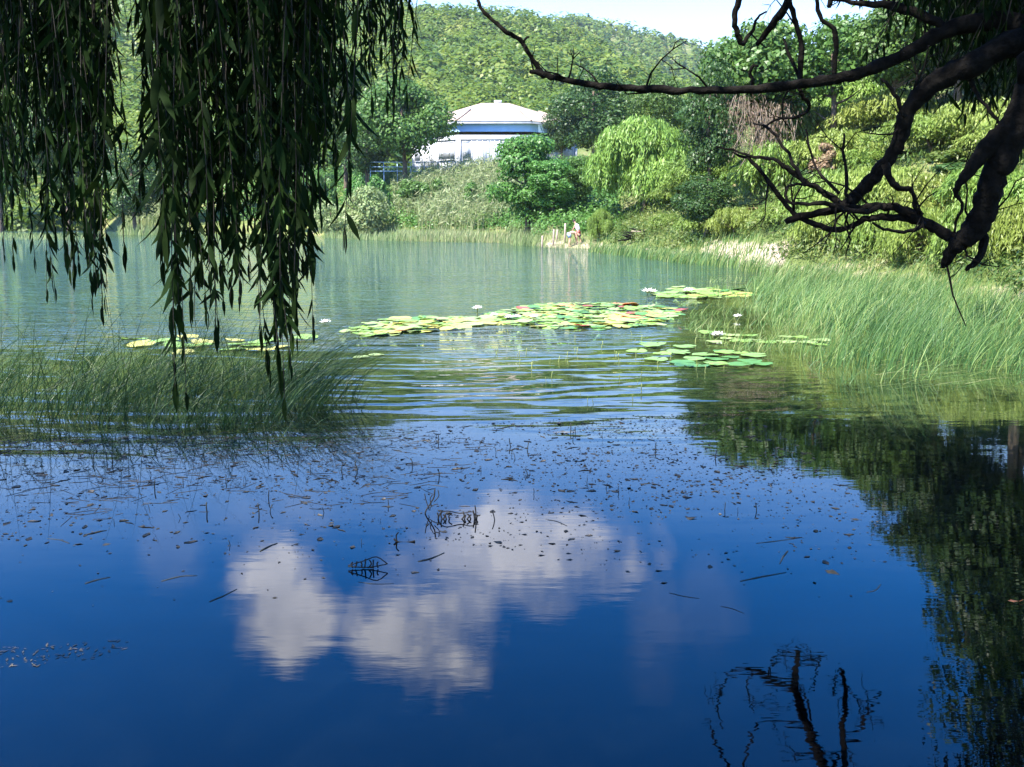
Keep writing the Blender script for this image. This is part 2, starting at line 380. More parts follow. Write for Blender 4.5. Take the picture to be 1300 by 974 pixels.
def prof(k, r, D, az):
    rel, ab = PR[k]
    xs = [0, max(D * .985, D - .8), D] + [D + a for a, _ in rel] + [max(a, D + rel[-1][0] + 20) for a, _ in ab]
    zs = [-.9, -.35, -.02] + [z for _, z in rel] + [z for _, z in ab]
    E = np.interp(az, RA, RE); E2 = np.interp(az, R2A, R2E)
    zr = -2.2 + RID * math.tan(math.radians(E)); zr2 = 1.8 + RID2 * math.tan(math.radians(E2))
    xs += [RID, RID + 90, RID2, RID2 + 400, 3000]; zs += [zr, min(zr, zr2) * .80, zr2, zr2 * .5, 10]
    return np.interp(r, xs, zs)
_az_grid = np.arange(-180, 180.01, 0.5)
_r_grid = np.concatenate([np.arange(0, 20, .5), np.arange(20, 130, 1.0), np.arange(130, 400, 5), np.arange(400, 800, 12), [850, 950, 1100, 1300]])
TZ = np.zeros((len(_az_grid), len(_r_grid)))
for i, a in enumerate(_az_grid):
    D = shore(a)
    aa = -180 + 360 + a if a < -120 else a
    if a < -60:
        t = min(1, (-60 - a) / 30); z = (1 - t) * prof(-60, _r_grid, D, a) + t * prof(180, _r_grid, D, 180)
    else:
        k1 = max([k for k in PK if k <= a]); k2 = min([k for k in PK if k >= a])
        t = 0 if k1 == k2 else (a - k1) / (k2 - k1)
        z = (1 - t) * prof(k1, _r_grid, D, a) + t * prof(k2, _r_grid, D, a)
    TZ[i] = z
# gentle relief on the hills
_A, _RR = np.meshgrid(np.radians(_az_grid), _r_grid, indexing='ij')
_X, _Y = _RR * np.sin(_A), _RR * np.cos(_A)
TZ += np.clip((_RR - 150) / 120, 0, 1) * (np.sin(_X / 23 + np.sin(_Y / 41) * 1.5) * 1.6 + np.sin(_Y / 31 + _X / 57) * 1.8 + np.sin(_X / 61 - _Y / 38) * 2.2) * np.clip((np.abs(_RR - 380) + 20) / 80, .35, 1)
TZ = np.maximum(TZ, np.clip(.22 - np.maximum(_RR - 1.7, 0) * .9, -1, .22))
def terr(x, y):
    x = np.asarray(x, float); y = np.asarray(y, float)
    a = np.degrees(np.arctan2(x, y)); r = np.hypot(x, y)
    fa = np.clip((a + 180) / .5, 0, len(_az_grid) - 1.001); ia = fa.astype(int); ta = fa - ia
    ir = np.clip(np.searchsorted(_r_grid, r) - 1, 0, len(_r_grid) - 2); tr = (r - _r_grid[ir]) / (_r_grid[ir + 1] - _r_grid[ir]); tr = np.clip(tr, 0, 1)
    return (TZ[ia, ir] * (1 - ta) + TZ[ia + 1, ir] * ta) * (1 - tr) + (TZ[ia, ir + 1] * (1 - ta) + TZ[ia + 1, ir + 1] * ta) * tr
def make_ground():
    na, nr = len(_az_grid), len(_r_grid)
    V = np.stack([_X, _Y, TZ], -1)[:-1].reshape(-1, 3)
    i, j = np.meshgrid(np.arange(na - 1), np.arange(nr - 1), indexing='ij'); i2 = (i + 1) % (na - 1)
    F = np.stack([i * nr + j, i2 * nr + j, i2 * nr + j + 1, i * nr + j + 1], -1).reshape(-1, 4)
    o = build('ground', V, F, ground_mat(), smooth=True)
    Dm = shore(_az_grid[:-1])[:, None]; s = _RR[:-1] - Dm
    A = _az_grid[:-1][:, None]
    w = np.where((A > 1) & (A < 5), 3.4, 2.0)
    sand = np.clip(1 - np.abs(s - w * .35) / w, 0, 1) * np.interp(A, [-8, -6, -2, 0, 1.5, 3, 5, 7], [.4, .75, .65, .45, .7, .75, .65, .5])
    sand = np.maximum(sand, np.where((np.abs(A - 12.9) < 2.2), np.clip(1.2 - np.abs(s - 2.0) / 2.4, 0, .85), 0))
    a = o.data.attributes.new('sand', 'FLOAT', 'POINT'); a.data.foreach_set('value', sand.reshape(-1).astype(np.float32))
    tag(o, kind='structure')
make_ground()
def make_water():
    n = 2
    V = [(-260, -40, 0), (260, -40, 0), (260, 260, 0), (-260, 260, 0)]
    o = build('water', V, np.array([[0, 1, 2, 3]]), water_mat()); tag(o, kind='structure')
make_water()

# ------------------------------------------------------------------ foliage builders
def sph(n):
    v = rng.normal(size=(n, 3)); return v / np.linalg.norm(v, axis=1)[:, None]
def lobed_crown(mb, cx, cy, z0, z1, rad, nlobe, nleaf, size, asp=.65, flat=.75, m=0, core=.55):
    """uneven crown: leaf cards over the shells of many lobes"""
    H = z1 - z0; zc = (z0 + z1) / 2
    k = np.arange(nlobe)
    d = sph(nlobe); d[:, 2] = d[:, 2] * .9 + .08
    rr = rng.uniform(core, 1, nlobe)[:, None] ** .6
    lc = d * rr * np.array([rad * .72, rad * .72, H / 2 * .76])
    lr = rng.uniform(.26, .48, nlobe) * min(rad, H / 2 * 1.15)
    w = lr ** 2; cnt = (nleaf * w / w.sum()).astype(int)
    for i in range(nlobe):
        n = cnt[i]; v = sph(n); v[:, 2] = np.where(v[:, 2] < -.75, -v[:, 2] * .6, v[:, 2])
        bump = 1 + .18 * np.sin(v[:, 0] * 5 + i) * np.sin(v[:, 1] * 6 + i * 2) + rng.normal(0, .07, n)
        c = lc[i] + v * (lr[i] * bump * (rng.uniform(.55, 1.05, n) ** .5))[:, None] * np.array([1, 1, flat])
        nn = v + rng.normal(0, .45, (n, 3)) + np.array([0, 0, .25])
        t = np.clip(rng.random(n) * .7 + rng.uniform(0, .3), 0, 1)
        mb.leaves(c + np.array([cx, cy, zc]), nn, size * rng.uniform(.6, 1.3, n), asp, m=m, tint=t)
def weeping_crown(mb, rad, z0, z1, nstr, leaf, seg=.16, m=0, nlobe=14, wid=.22):
    H = z1 - z0
    d = sph(nlobe); d[:, 2] = np.abs(d[:, 2])
    hgt = rng.random(nlobe) ** .7; sh = np.sqrt(np.clip(1.06 - hgt ** 2, .05, 1))[:, None]
    d[:, 2] = 0; d /= np.linalg.norm(d, axis=1)[:, None]; lc = d * sh * rad * rng.uniform(.45, .88, (nlobe, 1)) + np.stack([hgt * 0, hgt * 0, z0 + H * (.22 + .62 * hgt)], 1); lr = rng.uniform(.14, .32, nlobe) * rad
    for i in range(nlobe):
        ns = max(6, nstr // nlobe)
        v = sph(ns); v[:, 2] = np.abs(v[:, 2]) * 1.0
        st = lc[i] + v * lr[i] * np.array([1, 1, .6])
        out = v.copy(); out[:, 2] = 0; out /= np.linalg.norm(out, axis=1)[:, None] + 1e-6
        ln = rng.uniform(.2, 1.0, ns) * H * .30 + .3
        ti = rng.uniform(-.1, .45)
        for s in range(ns):
            n = max(3, int(ln[s] / seg)); t = (np.arange(n) + .5) / n
            sway = rng.normal(0, .12, 2)
            px = st[s][None, :] + np.outer(np.sin(t * 1.6) * ln[s] * .28, out[s]) + np.stack([sway[0] * t * ln[s], sway[1] * t * ln[s], -(t ** 1.35) * ln[s] * .92 + .1 * ln[s] * np.sin(t * 3)], 1)
            px = np.repeat(px, 2, 0) + rng.normal(0, .06 * rad / 3, (2 * n, 3))
            px = px[px[:, 2] > z0 - .2]
            k = len(px)
            al = np.tile([0, 0, -1.0], (k, 1)) + out[s] * .4 + rng.normal(0, .28, (k, 3))
            nn = out[s][None, :] + rng.normal(0, .5, (k, 3)) + np.array([0, 0, .3])
            mb.leaves(px, nn, leaf * rng.uniform(.7, 1.3, k), wid, along=al, m=m, tint=np.clip(rng.random(k) * .65 + ti, 0, 1))
def trunk_mesh(mb, h, r, lean=(0, 0), branches=6, spread=2.0, m=0, zc=.45):
    n = 7; t = np.linspace(0, 1, n)
    pts = np.stack([lean[0] * t + .12 * np.sin(t * 5), lean[1] * t + .1 * np.cos(t * 4), t * h - .3], 1)
    mb.tube(pts, r * (1 - .65 * t), 7, m=m, jit=.08)
    for b in range(branches):
        t0 = rng.uniform(zc, .95); p0 = np.array([np.interp(t0, t, pts[:, k]) for k in range(3)])
        a = rng.uniform(0, 6.28); ln = spread * rng.uniform(.5, 1.0)
        e = p0 + np.array([math.cos(a) * ln, math.sin(a) * ln, ln * rng.uniform(.3, .9)])
        mid = (p0 + e) / 2 + rng.normal(0, .12, 3) * ln * .4 + np.array([0, 0, -.08 * ln])
        mb.tube(smooth_path([p0, mid, e], 3), np.linspace(r * .42, r * .1, 7), 5, m=m)

TREES = {}
def make_tree(kind, name, label, group, loc, h, rad, mleaf, nleaf=9000, size=.26, nlobe=22, z0f=.25, weep=False, trunk_r=None, scale=None, cat='tree', rz=None, flat=.75, wid=.22, seg=.16):
    """h and rad in metres; a kind met before is copied and scaled to the wanted size"""
    x, y = float(loc[0]), float(loc[1]); z = float(loc[2]) if len(loc) > 2 else float(terr(x, y))
    if kind in TREES:
        o, h0, r0 = TREES[kind]
        return copy_thing(o, (x, y, z), (rad / r0, rad / r0, h / h0), rng.uniform(0, 6.28) if rz is None else rz, label, group)
    t = empty(name, (x, y, z), label, cat, group)
    mb = MB(); trunk_mesh(mb, h * .75, trunk_r or h * .022 + .04, branches=8, spread=rad * .6, zc=.3)
    mb.build('trunk', M['bark_far'], t, smooth=True)
    mb = MB()
    if weep: weeping_crown(mb, rad, h * z0f, h, nleaf, size, seg=seg, nlobe=nlobe, wid=wid)
    else: lobed_crown(mb, 0, 0, h * z0f, h, rad, nlobe, nleaf, size, flat=flat)
    mb.build('crown', M[mleaf], t)
    TREES[kind] = (t, h, rad); return t
def at(px, py_top, w_px, d, py_base=None):
    """place by what the photograph shows: foot on the terrain at distance d, top at the pixel row py_top, crown w_px wide"""
    x = P(px, 300, d)[0]; z = float(terr(x, d)) if py_base is None else P(px, py_base, d)[2]
    h = P(px, py_top, d)[2] - z; return (x, d, z), h, w_px / FPX * d / 2

# ------------------------------------------------------------------ house on the bank
def make_house():
    hd = 112.0; hx = P(629, 300, hd)[0]; zb = float(terr(hx, hd - 8)) - .3
    zt = P(629, 158, hd - 8.5)[2]; za = P(629, 131, hd)[2]; Rr = 9.3; H = zt - zb
    t = empty('pavilion', (hx, hd, zb), 'low white and blue pavilion with a pale hipped roof above the far bank', 'building')
    ang = [math.radians(-90 + 22.5 + 45 * k) for k in range(8)]
    def ring(r, z): return np.array([[r * math.cos(a), r * math.sin(a), z] for a in ang])
    def band(mb, r, z0, z1, m=0):
        v = np.vstack([ring(r, z0), ring(r, z1)]); mb.add(v, [[k, (k + 1) % 8, 8 + (k + 1) % 8, 8 + k] for k in range(8)], m=m)
    mb = MB(); band(mb, Rr, -1.5, H * .80); mb.build('wall', M['white_wall'], t)
    mb = MB(); band(mb, Rr + .02, H * .86, H + .05); mb.build('blue_band', M['blue_wall'], t)
    # facet panels: framed door and window panels
    for f in range(8):
        a0, a1 = ang[f - 1], ang[f]
        p0 = np.array([Rr * math.cos(a0), Rr * math.sin(a0)]); p1 = np.array([Rr * math.cos(a1), Rr * math.sin(a1)])
        u = (p1 - p0); ln = np.linalg.norm(u); u /= ln; nrm = np.array([u[1], -u[0]]); rz = math.atan2(u[1], u[0])
        fr = MB()
        for q in (0.0, 1.0): 
            c = p0 + u * (ln * q + (.12 if q == 0 else -.12)) + nrm * .03; fr.box((c[0], c[1], H * .37), (.22, .18, H * .76), rz=rz)
        c = p0 + u * ln / 2 + nrm * .06; fr.box((c[0], c[1], H * .72), (ln - .3, .14, .14), rz=rz)
        fr.build('facade_frame', M['white_frame'], t)
        shaded = f in (1, 2)
        cols = [(.06, .17, 'win'), (.19, .42, 'door'), (.45, .58, 'door'), (.60, .68, 'win'), (.70, .92, 'win')]
        for (q0, q1, kd) in cols:
            pc = p0 + u * ln * (q0 + q1) / 2; w = ln * (q1 - q0)
            if kd == 'door':
                d = MB(); c = pc + nrm * .045; d.box((c[0], c[1], H * .36), (w, .05, H * .66), rz=rz)
                do = d.build('door', M['panel'], t)
                s = MB()
                ns = max(2, int(w / .5))
                for k in range(ns + 1):
                    cc = p0 + u * (ln * q0 + w * k / ns) + nrm * .085; s.box((cc[0], cc[1], H * .36), (.07, .05, H * .66), rz=rz)
                s.build('batten', M['white_frame'], do)
            else:
                d = MB(); c = pc + nrm * .045; d.box((c[0], c[1], H * .50), (w, .05, H * .34), rz=rz)
                wo = d.build('window', M['panel'], t)
                s = MB()
                for k in (0, 1):
                    cc = p0 + u * (ln * (q0, q1)[k]) + nrm * .08; s.box((cc[0], cc[1], H * .5), (.06, .05, H * .36), rz=rz)
                for zz in (.33, .67):
                    cc = pc + nrm * .08; s.box((cc[0], cc[1], H * zz), (w, .052, .07), rz=rz)
                s.build('window_frame', M['white_frame'], wo)
    mb = MB(); band(mb, Rr + .45, H + .05, H + .28); v = np.vstack([ring(Rr + .1, H + .05), ring(Rr + .45, H + .05)])
    mb.add(v, [[k, 8 + k, 8 + (k + 1) % 8, (k + 1) % 8] for k in range(8)]); mb.build('eave_board', M['grey_trim'], t)
    # hipped roof with a short ridge and a slight kick at the eaves
    zr = za - zb; mb = MB(); rings = []
    for (q, z) in ((1.0, H + .30), (.70, H + .30 + (zr - H - .3) * .29), (.40, H + .30 + (zr - H - .3) * .60), (.0, zr)):
        rr = (Rr + .5) * q; v = ring(rr, z)
        v[:, 0] += np.sign(np.round(v[:, 0], 3)) * (1 - q) * 1.7
        if q == 0: v = np.array([[np.sign(round(math.cos(a), 3)) * 1.5, 0, z] for a in ang]) + np.array([[.001 * math.cos(a), .001 * math.sin(a), 0] for a in ang])
        rings.append(v)
    v = np.vstack(rings); Q = [[i * 8 + k, i * 8 + (k + 1) % 8, (i + 1) * 8 + (k + 1) % 8, (i + 1) * 8 + k] for i in range(3) for k in range(8)]
    mb.add(v, Q)
    rf = mb.build('roof', M['roof'], t)
    for k in range(8):
        mb = MB(); e0 = rings[0][k]; e1 = rings[2][k]; mb.tube([e0 + [0, 0, .04], (e0 + rings[1][k] * 1.0) / 2 + [0, 0, .05], rings[1][k] + [0, 0, .06], e1 + [0, 0, .06]], .09, 5)
        mb.build('hip_cap', M['roof'], rf)
    mb = MB(); 
    mb.box((.3, 0, zr + .12), (.8, .3, .3))
    mb.build('ridge_vent', M['white_frame'], rf)
    # fascia bracket seen under the eave
    # terrace railing, painted pale blue
    for (xa, xb, lab) in ((470, 607, 'pale blue railing along the bank in front of the pavilion'),):
        y0 = 99.0; A = P(xa, 207, y0); B = P(xb, 210, y0)
        zb0 = min(float(terr(A[0], y0)), float(terr(B[0], y0)))
        r = empty('railing', (A[0], y0, zb0), lab, 'railing')
        zt_ = P(500, 206, y0)[2] - zb0
        Lx = B[0] - A[0]
        for k in range(9):
            mb = MB(); mb.box((Lx * k / 8, 0, zt_ / 2 - .2), (.07, .07, zt_ + .4)); mb.build('post', M['blue_rail'], r)
        for zz in (zt_, zt_ - .45, zt_ - .85):
            mb = MB(); mb.box((Lx / 2, -.06, zz), (Lx, .05, .07)); mb.build('rail', M['blue_rail'], r)
make_house()

# ------------------------------------------------------------------ forest on the hills (one mass) and the bank undergrowth
def make_forest():
    mb = MB(); pts = []
    def scatter(n, a0, a1, r0, r1, power=1.0):
        a = np.radians(rng.uniform(a0, a1, n)); r = np.sqrt(rng.uniform(r0 ** 2, r1 ** 2, n)) if power == 1 else r0 + (r1 - r0) * rng.random(n) ** power
        return np.stack([r * np.sin(a), r * np.cos(a)], 1)
    for (n, a0, a1, r0, r1, s0, s1, nl, ls, pw) in ((1500, -36, 13, 132, 220, 1.6, 3.6, 150, .80, 1), (2700, -36, 14, 215, 400, 1.8, 4.6, 100, 1.25, 1), (1500, -6, 32, 560, 740, 3.5, 6.5, 40, 2.6, 1), (900, 10, 45, 110, 240, 2.4, 4.4, 150, .7, 1)):
        p = scatter(n, a0, a1, r0, r1, pw); z = terr(p[:, 0], p[:, 1])
        dens = np.sin(p[:, 0] / 17 + 2 * np.sin(p[:, 1] / 29)) + np.sin(p[:, 1] / 13 + p[:, 0] / 37) + rng.normal(0, .8, n)
        keep = dens > -1.7; p, z, dens = p[keep], z[keep], dens[keep]; n = len(p)
        rad = rng.uniform(s0, s1, n) * (1 + .12 * np.clip(dens, -1, 2)); hh = rad * rng.uniform(1.0, 1.7, n)
        spc = np.clip(.32 + .13 * np.sin(p[:, 0] / 11) * np.sin(p[:, 1] / 19) + rng.normal(0, .2, n), 0, 1)
        v = sph(n * nl).reshape(n, nl, 3); v[:, :, 2] = np.abs(v[:, :, 2]) * 1.05 - .12
        lump = 1 + .20 * np.sin(v[:, :, 0:1] * 4 + rng.uniform(0, 6, (n, 1, 1))) * np.cos(v[:, :, 1:2] * 4 + rng.uniform(0, 6, (n, 1, 1))) + rng.normal(0, .03, (n, nl, 1))
        c = v * lump * np.stack([rad, rad, hh], 1)[:, None, :] + np.stack([p[:, 0], p[:, 1], z - .2], 1)[:, None, :]
        nn = v + rng.normal(0, .16, v.shape) + np.array([0, 0, .3])
        ti = np.clip(spc[:, None] + rng.uniform(-.14, .14, (n, nl)), 0, 1)
        mb.leaves(c.reshape(-1, 3), nn.reshape(-1, 3), ls * rng.uniform(.7, 1.3, n * nl), .75, tint=ti.reshape(-1))
    o = mb.build('hillside_forest', M['leaf_hill']); tag(o, 'dense green scrub forest covering the hills behind the lake', 'forest', kind='stuff')
make_forest()

def scatter_polar(n, a0, a1, s0, s1):
    a = rng.uniform(a0, a1, n); r = shore(a) + rng.uniform(s0, s1, n); ar = np.radians(a)
    return np.stack([r * np.sin(ar), r * np.cos(ar)], 1)
def clumps(mb, p, rad, hh, nl, ls, asp=.6, tint=None, spread=.14, along=None):
    n = len(p); z = terr(p[:, 0], p[:, 1])
    v = sph(n * nl).reshape(n, nl, 3); v[:, :, 2] = np.abs(v[:, :, 2])
    c = v * rng.uniform(.6, 1.08, (n, nl, 1)) * np.stack([rad, rad, hh], 1)[:, None, :] + np.stack([p[:, 0], p[:, 1], z - .1], 1)[:, None, :]
    nn = v + rng.normal(0, .5, v.shape) + np.array([0, 0, .2])
    ti = np.clip((rng.random(n) if tint is None else tint)[:, None] + rng.uniform(-spread, spread, (n, nl)), 0, 1)
    al = None if along is None else np.array(along)[None, :] + rng.normal(0, .35, (n * nl, 3))
    mb.leaves(c.reshape(-1, 3), nn.reshape(-1, 3), ls * rng.uniform(.6, 1.3, n * nl), asp, along=al, tint=ti.reshape(-1))
def make_undergrowth():
    mb = MB()
    p = scatter_polar(1700, -13, 6, 4.5, 36); n = len(p); clumps(mb, p, rng.uniform(.5, 1.2, n), rng.uniform(.5, 1.3, n), 60, .22)
    p = scatter_polar(900, -30, -11, 5, 40); n = len(p); clumps(mb, p, rng.uniform(.6, 1.4, n), rng.uniform(.6, 1.6, n), 50, .28)
    o = mb.build('bank_undergrowth', M['leaf_bush']); tag(o, 'bright green low bushes covering the far bank below the pavilion', 'undergrowth', kind='stuff')
    mb = MB()
    p = scatter_polar(1250, 6, 34, 5.5, 60); n = len(p); clumps(mb, p, rng.uniform(.5, 1.3, n), rng.uniform(.4, 1.3, n), 80, .20, .3, along=(0, 0, -1))
    p = scatter_polar(520, 5.5, 32, 1.6, 9); a = np.degrees(np.arctan2(p[:, 0], p[:, 1])); s_ = np.hypot(p[:, 0], p[:, 1]) - shore(a)
    p = p[~((a > 11.0) & (a < 14.6) & (s_ < 4.5))]; n = len(p); clumps(mb, p, rng.uniform(.4, 1.0, n), rng.uniform(.35, 1.1, n), 120, .17, .3)
    o = mb.build('slope_undergrowth', M['leaf_olive']); tag(o, 'yellowish weeds and low scrub on the sunny right hillside', 'undergrowth', kind='stuff')
make_undergrowth()

# ------------------------------------------------------------------ individual trees and shrubs
def T(kind, name, label, px, top, w, d, mleaf, group=None, base=None, **kw):
    loc, h, r = at(px, top, w, d, base); r = max(r, .4)
    return make_tree(kind, name, label, group, loc, h, r, mleaf, **kw)
# left of the pavilion
T('broad', 'broadleaf_tree', 'green tree with a forked trunk shading the left end of the pavilion', 514, 96, 140, 97, 'leaf_mid', nleaf=13000, size=.34, nlobe=34, z0f=.22)
T('broad', 'broadleaf_tree', 'tall green tree second from the pavilion, seen just past the hanging fronds', 440, 62, 110, 103, 'leaf_mid')
T('dark', 'dense_tree', 'dark dense tree behind the thickest hanging fronds on the far bank', 345, 96, 120, 108, 'leaf_dark', nleaf=12000, size=.36, nlobe=28, z0f=.08)
T('broad', 'broadleaf_tree', 'round green tree behind the gap between the two frond curtains', 245, 132, 110, 106, 'leaf_mid')
T('dark', 'dense_tree', 'low dark tree overhanging the sandy far shore at the left', 172, 178, 88, 98, 'leaf_dark')
T('broad', 'broadleaf_tree', 'far green tree behind the left frond curtain', 90, 120, 130, 112, 'leaf_mid')
T('broad', 'broadleaf_tree', 'far green tree at the left edge of the picture', 2, 130, 120, 112, 'leaf_mid')
T('dark', 'dense_tree', 'small dark tree squeezed against the left corner of the pavilion', 468, 128, 70, 100, 'leaf_dark')
# right of the pavilion
T('dark', 'dense_tree', 'big dark tree rising behind the right end of the pavilion', 752, 76, 118, 100, 'leaf_dark')
T('dark', 'dense_tree', 'narrow dark tree touching the right eave of the pavilion', 712, 112, 52, 104, 'leaf_dark')
T('broad', 'broadleaf_tree', 'mid green tree behind the sunlit weeping willow', 838, 96, 92, 92, 'leaf_mid')
T('dark', 'dense_tree', 'dark tree in the gap between the two weeping willows', 890, 118, 84, 78, 'leaf_dark')
T('bush', 'bushy_tree', 'bright green layered bushy tree in front of the pavilion at the waterside', 668, 150, 104, 70, 'leaf_bush', nleaf=12000, size=.24, nlobe=30, z0f=.0, flat=.6)
T('bush', 'bushy_tree', 'lower rounded bushy tree joined to the right side of the waterside bush', 702, 192, 80, 67, 'leaf_bush')
T('bush', 'bushy_tree', 'small upright tree with a bare thin stem beside the weeping willow', 736, 186, 44, 69, 'leaf_bush')
# sunlit weeping willows by the water
T('weep', 'weeping_willow', 'large yellow green weeping willow in full sun on the far shore', 816, 140, 150, 63, 'leaf_lime', nleaf=2300, size=.34, z0f=.04, weep=True, nlobe=46)
T('weep', 'weeping_willow', 'lower yellow green willow right of the big sunlit willow', 905, 186, 122, 57, 'leaf_lime', rz=1.9)
T('weep', 'weeping_willow', 'small bright willow sprig hanging beside the two bathers', 762, 262, 34, 57, 'leaf_lime', rz=3.0)
T('weep', 'weeping_willow', 'small willow clump between the two sunlit willows', 866, 226, 76, 59, 'leaf_lime', rz=4.4)
# high trees on the right
T('tall', 'tall_tree', 'tall round green tree against the sky left of the bare branches', 955, 20, 150, 50, 'leaf_mid', nleaf=15000, size=.26, nlobe=40, z0f=.28)
T('dark', 'tall_tree', 'shorter leaning green tree at the left foot of the tall round tree', 897, 66, 86, 47, 'leaf_dark', base=262)
T('airy', 'tall_tree', 'airy tall tree with sky showing through behind the bare branches', 1048, 6, 120, 48, 'leaf_mid', nleaf=5600, size=.24, nlobe=30, z0f=.3)
T('dark', 'dense_tree', 'dark tree low on the slope hidden behind the near trunk', 1292, 62, 150, 45, 'leaf_dark')
T('tall', 'tall_tree', 'tall green tree behind the upright twigs of the long bare bough', 1122, -6, 116, 46, 'leaf_mid')
T('dark', 'dense_tree', 'tall tree behind the dark willow leaves at top right', 1205, -130, 170, 46, 'leaf_dark')
T('dark', 'dense_tree', 'very tall tree behind the near trunk at the right edge', 1310, -330, 230, 42, 'leaf_mid')
T('dark', 'dense_tree', 'dark tree filling the slope top behind the thick crooked limb', 1165, 30, 110, 50, 'leaf_dark')
T('dark', 'dense_tree', 'high dark tree on the slope top between limb and near trunk', 1238, -150, 170, 50, 'leaf_dark')
T('dark', 'dense_tree', 'high dark tree on the slope top behind the near trunk', 1320, -300, 200, 48, 'leaf_dark')
T('dark', 'dense_tree', 'tall tree beyond the right edge behind the near trunk', 1440, -400, 260, 38, 'leaf_mid')
T('dark', 'dense_tree', 'dark green tree under the long bare bough above the yellow shrubs', 1035, 108, 100, 56, 'leaf_dark')
T('dark', 'dense_tree', 'dark shrubby tree in shade between bough and right slope', 1118, 108, 80, 52, 'leaf_dark')
T('dark', 'dense_tree', 'dark shrubby tree left of the dry vines under the bough', 900, 140, 60, 64, 'leaf_dark')
# feathery shrubs on the right slope
slope = [
 (985, 205, 86, 46, 'leaf_lime', 'feathery yellow green shrub just above the small sandy beach'),
 (1010, 158, 92, 51, 'leaf_yellow', 'pale yellow shrub on the slope below the dry vines'),
 (1062, 188, 96, 44, 'leaf_yellow', 'yellow shrub behind the tangle of bare twigs'),
 (1050, 240, 84, 37, 'leaf_lime', 'rounded lime shrub low behind the broken branch stub'),
 (1112, 232, 100, 35, 'leaf_yellow', 'bright yellow shrub below the crooked bare branch'),
 (1122, 140, 96, 47, 'leaf_yellow', 'sunlit yellow shrub high on the slope in the bough fork'),
 (1172, 170, 104, 40, 'leaf_lime', 'feathery lime shrub behind the thick crooked limb'),
 (1178, 245, 96, 32, 'leaf_yellow', 'low yellow shrub behind the knotted branch junction'),
 (1235, 150, 110, 38, 'leaf_yellow', 'tall yellow shrub between crooked limb and near trunk'),
 (1245, 235, 96, 30, 'leaf_lime', 'lime shrub just behind the foot of the near trunk'),
 (1300, 170, 130, 34, 'leaf_yellow', 'yellow shrub at the right edge behind the near trunk'),
 (1310, 250, 100, 27, 'leaf_lime', 'low lime shrub at the right edge above the reeds'),
 (958, 232, 60, 50, 'leaf_lime', 'small lime shrub where the willows meet the right slope'),
 (1085, 120, 90, 53, 'leaf_lime', 'lime shrub high on the slope under the long bough')]
for i, (px, top, w, d, ml, lab) in enumerate(slope):
    top -= 24; w *= 1.45
    T('s_' + ml, 'willow_shrub', lab, px, top, w, d, ml, group='feathery shrubs on the right slope', nleaf=1100, size=.24, z0f=.02, weep=True, nlobe=34, seg=.13, wid=.26, cat='shrub')
for (px, top, w, d, ml, lab) in ((1090, 262, 62, 33.5, 'leaf_dark', 'dark green bush at the foot of the slope right of the beach'), (1030, 272, 56, 35.5, 'leaf_dark', 'dark green bush right behind the small sandy beach'), (1150, 282, 70, 31, 'leaf_dark', 'dark bush below the knotted branch junction at the slope foot'),
        (1215, 285, 70, 28.5, 'leaf_dark', 'dark bush behind the lower tip of the near trunk'), (990, 262, 46, 42, 'leaf_dark', 'small dark bush left of the sandy beach'), (1275, 290, 74, 26, 'leaf_dark', 'dark bush at the right edge just above the reeds'), (1140, 196, 80, 42, 'leaf_dark', 'dark gap bush between yellow shrubs behind the limb'),
        (1030, 214, 64, 43, 'leaf_dark', 'dark bush between yellow shrubs behind the bare twigs'), (1215, 205, 70, 35, 'leaf_dark', 'dark bush between the crooked limb and near trunk'), (935, 250, 50, 54, 'leaf_dark', 'dark bush under the lower sunlit willow'), (870, 262, 60, 58, 'leaf_dark', 'dark bush in the shade between the two willows'), (1270, 130, 90, 41, 'leaf_dark', 'dark shrub high on the slope at the right edge')):
    T('s_dark', 'slope_bush', lab, px, top, w, d, ml, group='dark bushes among the slope shrubs', nleaf=5000, size=.2, nlobe=26, z0f=0, cat='bush')
for (px, top, w, d, ml, lab) in ((1075, 222, 60, 38, 'leaf_olive', 'olive tinted shrub in the middle of the bare twig tangle'), (1200, 190, 60, 37, 'leaf_olive', 'olive shrub in the gap of the crooked limb'), (1000, 235, 50, 43, 'leaf_olive', 'olive shrub above the left end of the beach'), (1150, 222, 50, 36.5, 'leaf_olive', 'narrow olive shrub left of the knotted junction'), (950, 205, 60, 53, 'leaf_olive', 'olive shrub where willow and dry vines meet'), (1260, 262, 60, 28.5, 'leaf_olive', 'low olive shrub behind the near trunk foot')):
    T('s_olive', 'slope_shrub', lab, px, top, w, d, ml, group='olive shrubs on the right slope', nleaf=5000, size=.2, nlobe=30, z0f=0, cat='shrub')
for (px, top, w, d, ml, lab) in ((1052, 252, 92, 33.5, 'leaf_yellow', 'yellow shrub at the slope foot right of the beach'), (1108, 256, 96, 30.6, 'leaf_lime', 'lime shrub at the slope foot below the twig tangle'), (1168, 262, 100, 28, 'leaf_yellow', 'yellow shrub just above the reeds below the knotted junction'), (1232, 254, 110, 26, 'leaf_lime', 'lime shrub just above the reeds below the near trunk tip'),
        (1300, 250, 120, 24, 'leaf_yellow', 'yellow shrub just above the reeds at the right edge'), (992, 256, 76, 41, 'leaf_lime', 'lime shrub close above the left end of the beach'), (932, 262, 70, 44, 'leaf_yellow', 'yellowish shrub between lower willow and beach'), (1092, 190, 96, 42, 'leaf_lime', 'lime shrub high behind the fork of the thick limb'), (885, 268, 62, 49, 'leaf_lime', 'lime shrub at the foot of the lower willow'), (842, 272, 50, 53, 'leaf_lime', 'low lime shrub between the willows above the grass')):
    T('s_' + ml, 'willow_shrub', lab, px, top, w, d, ml, group='feathery shrubs along the slope foot')
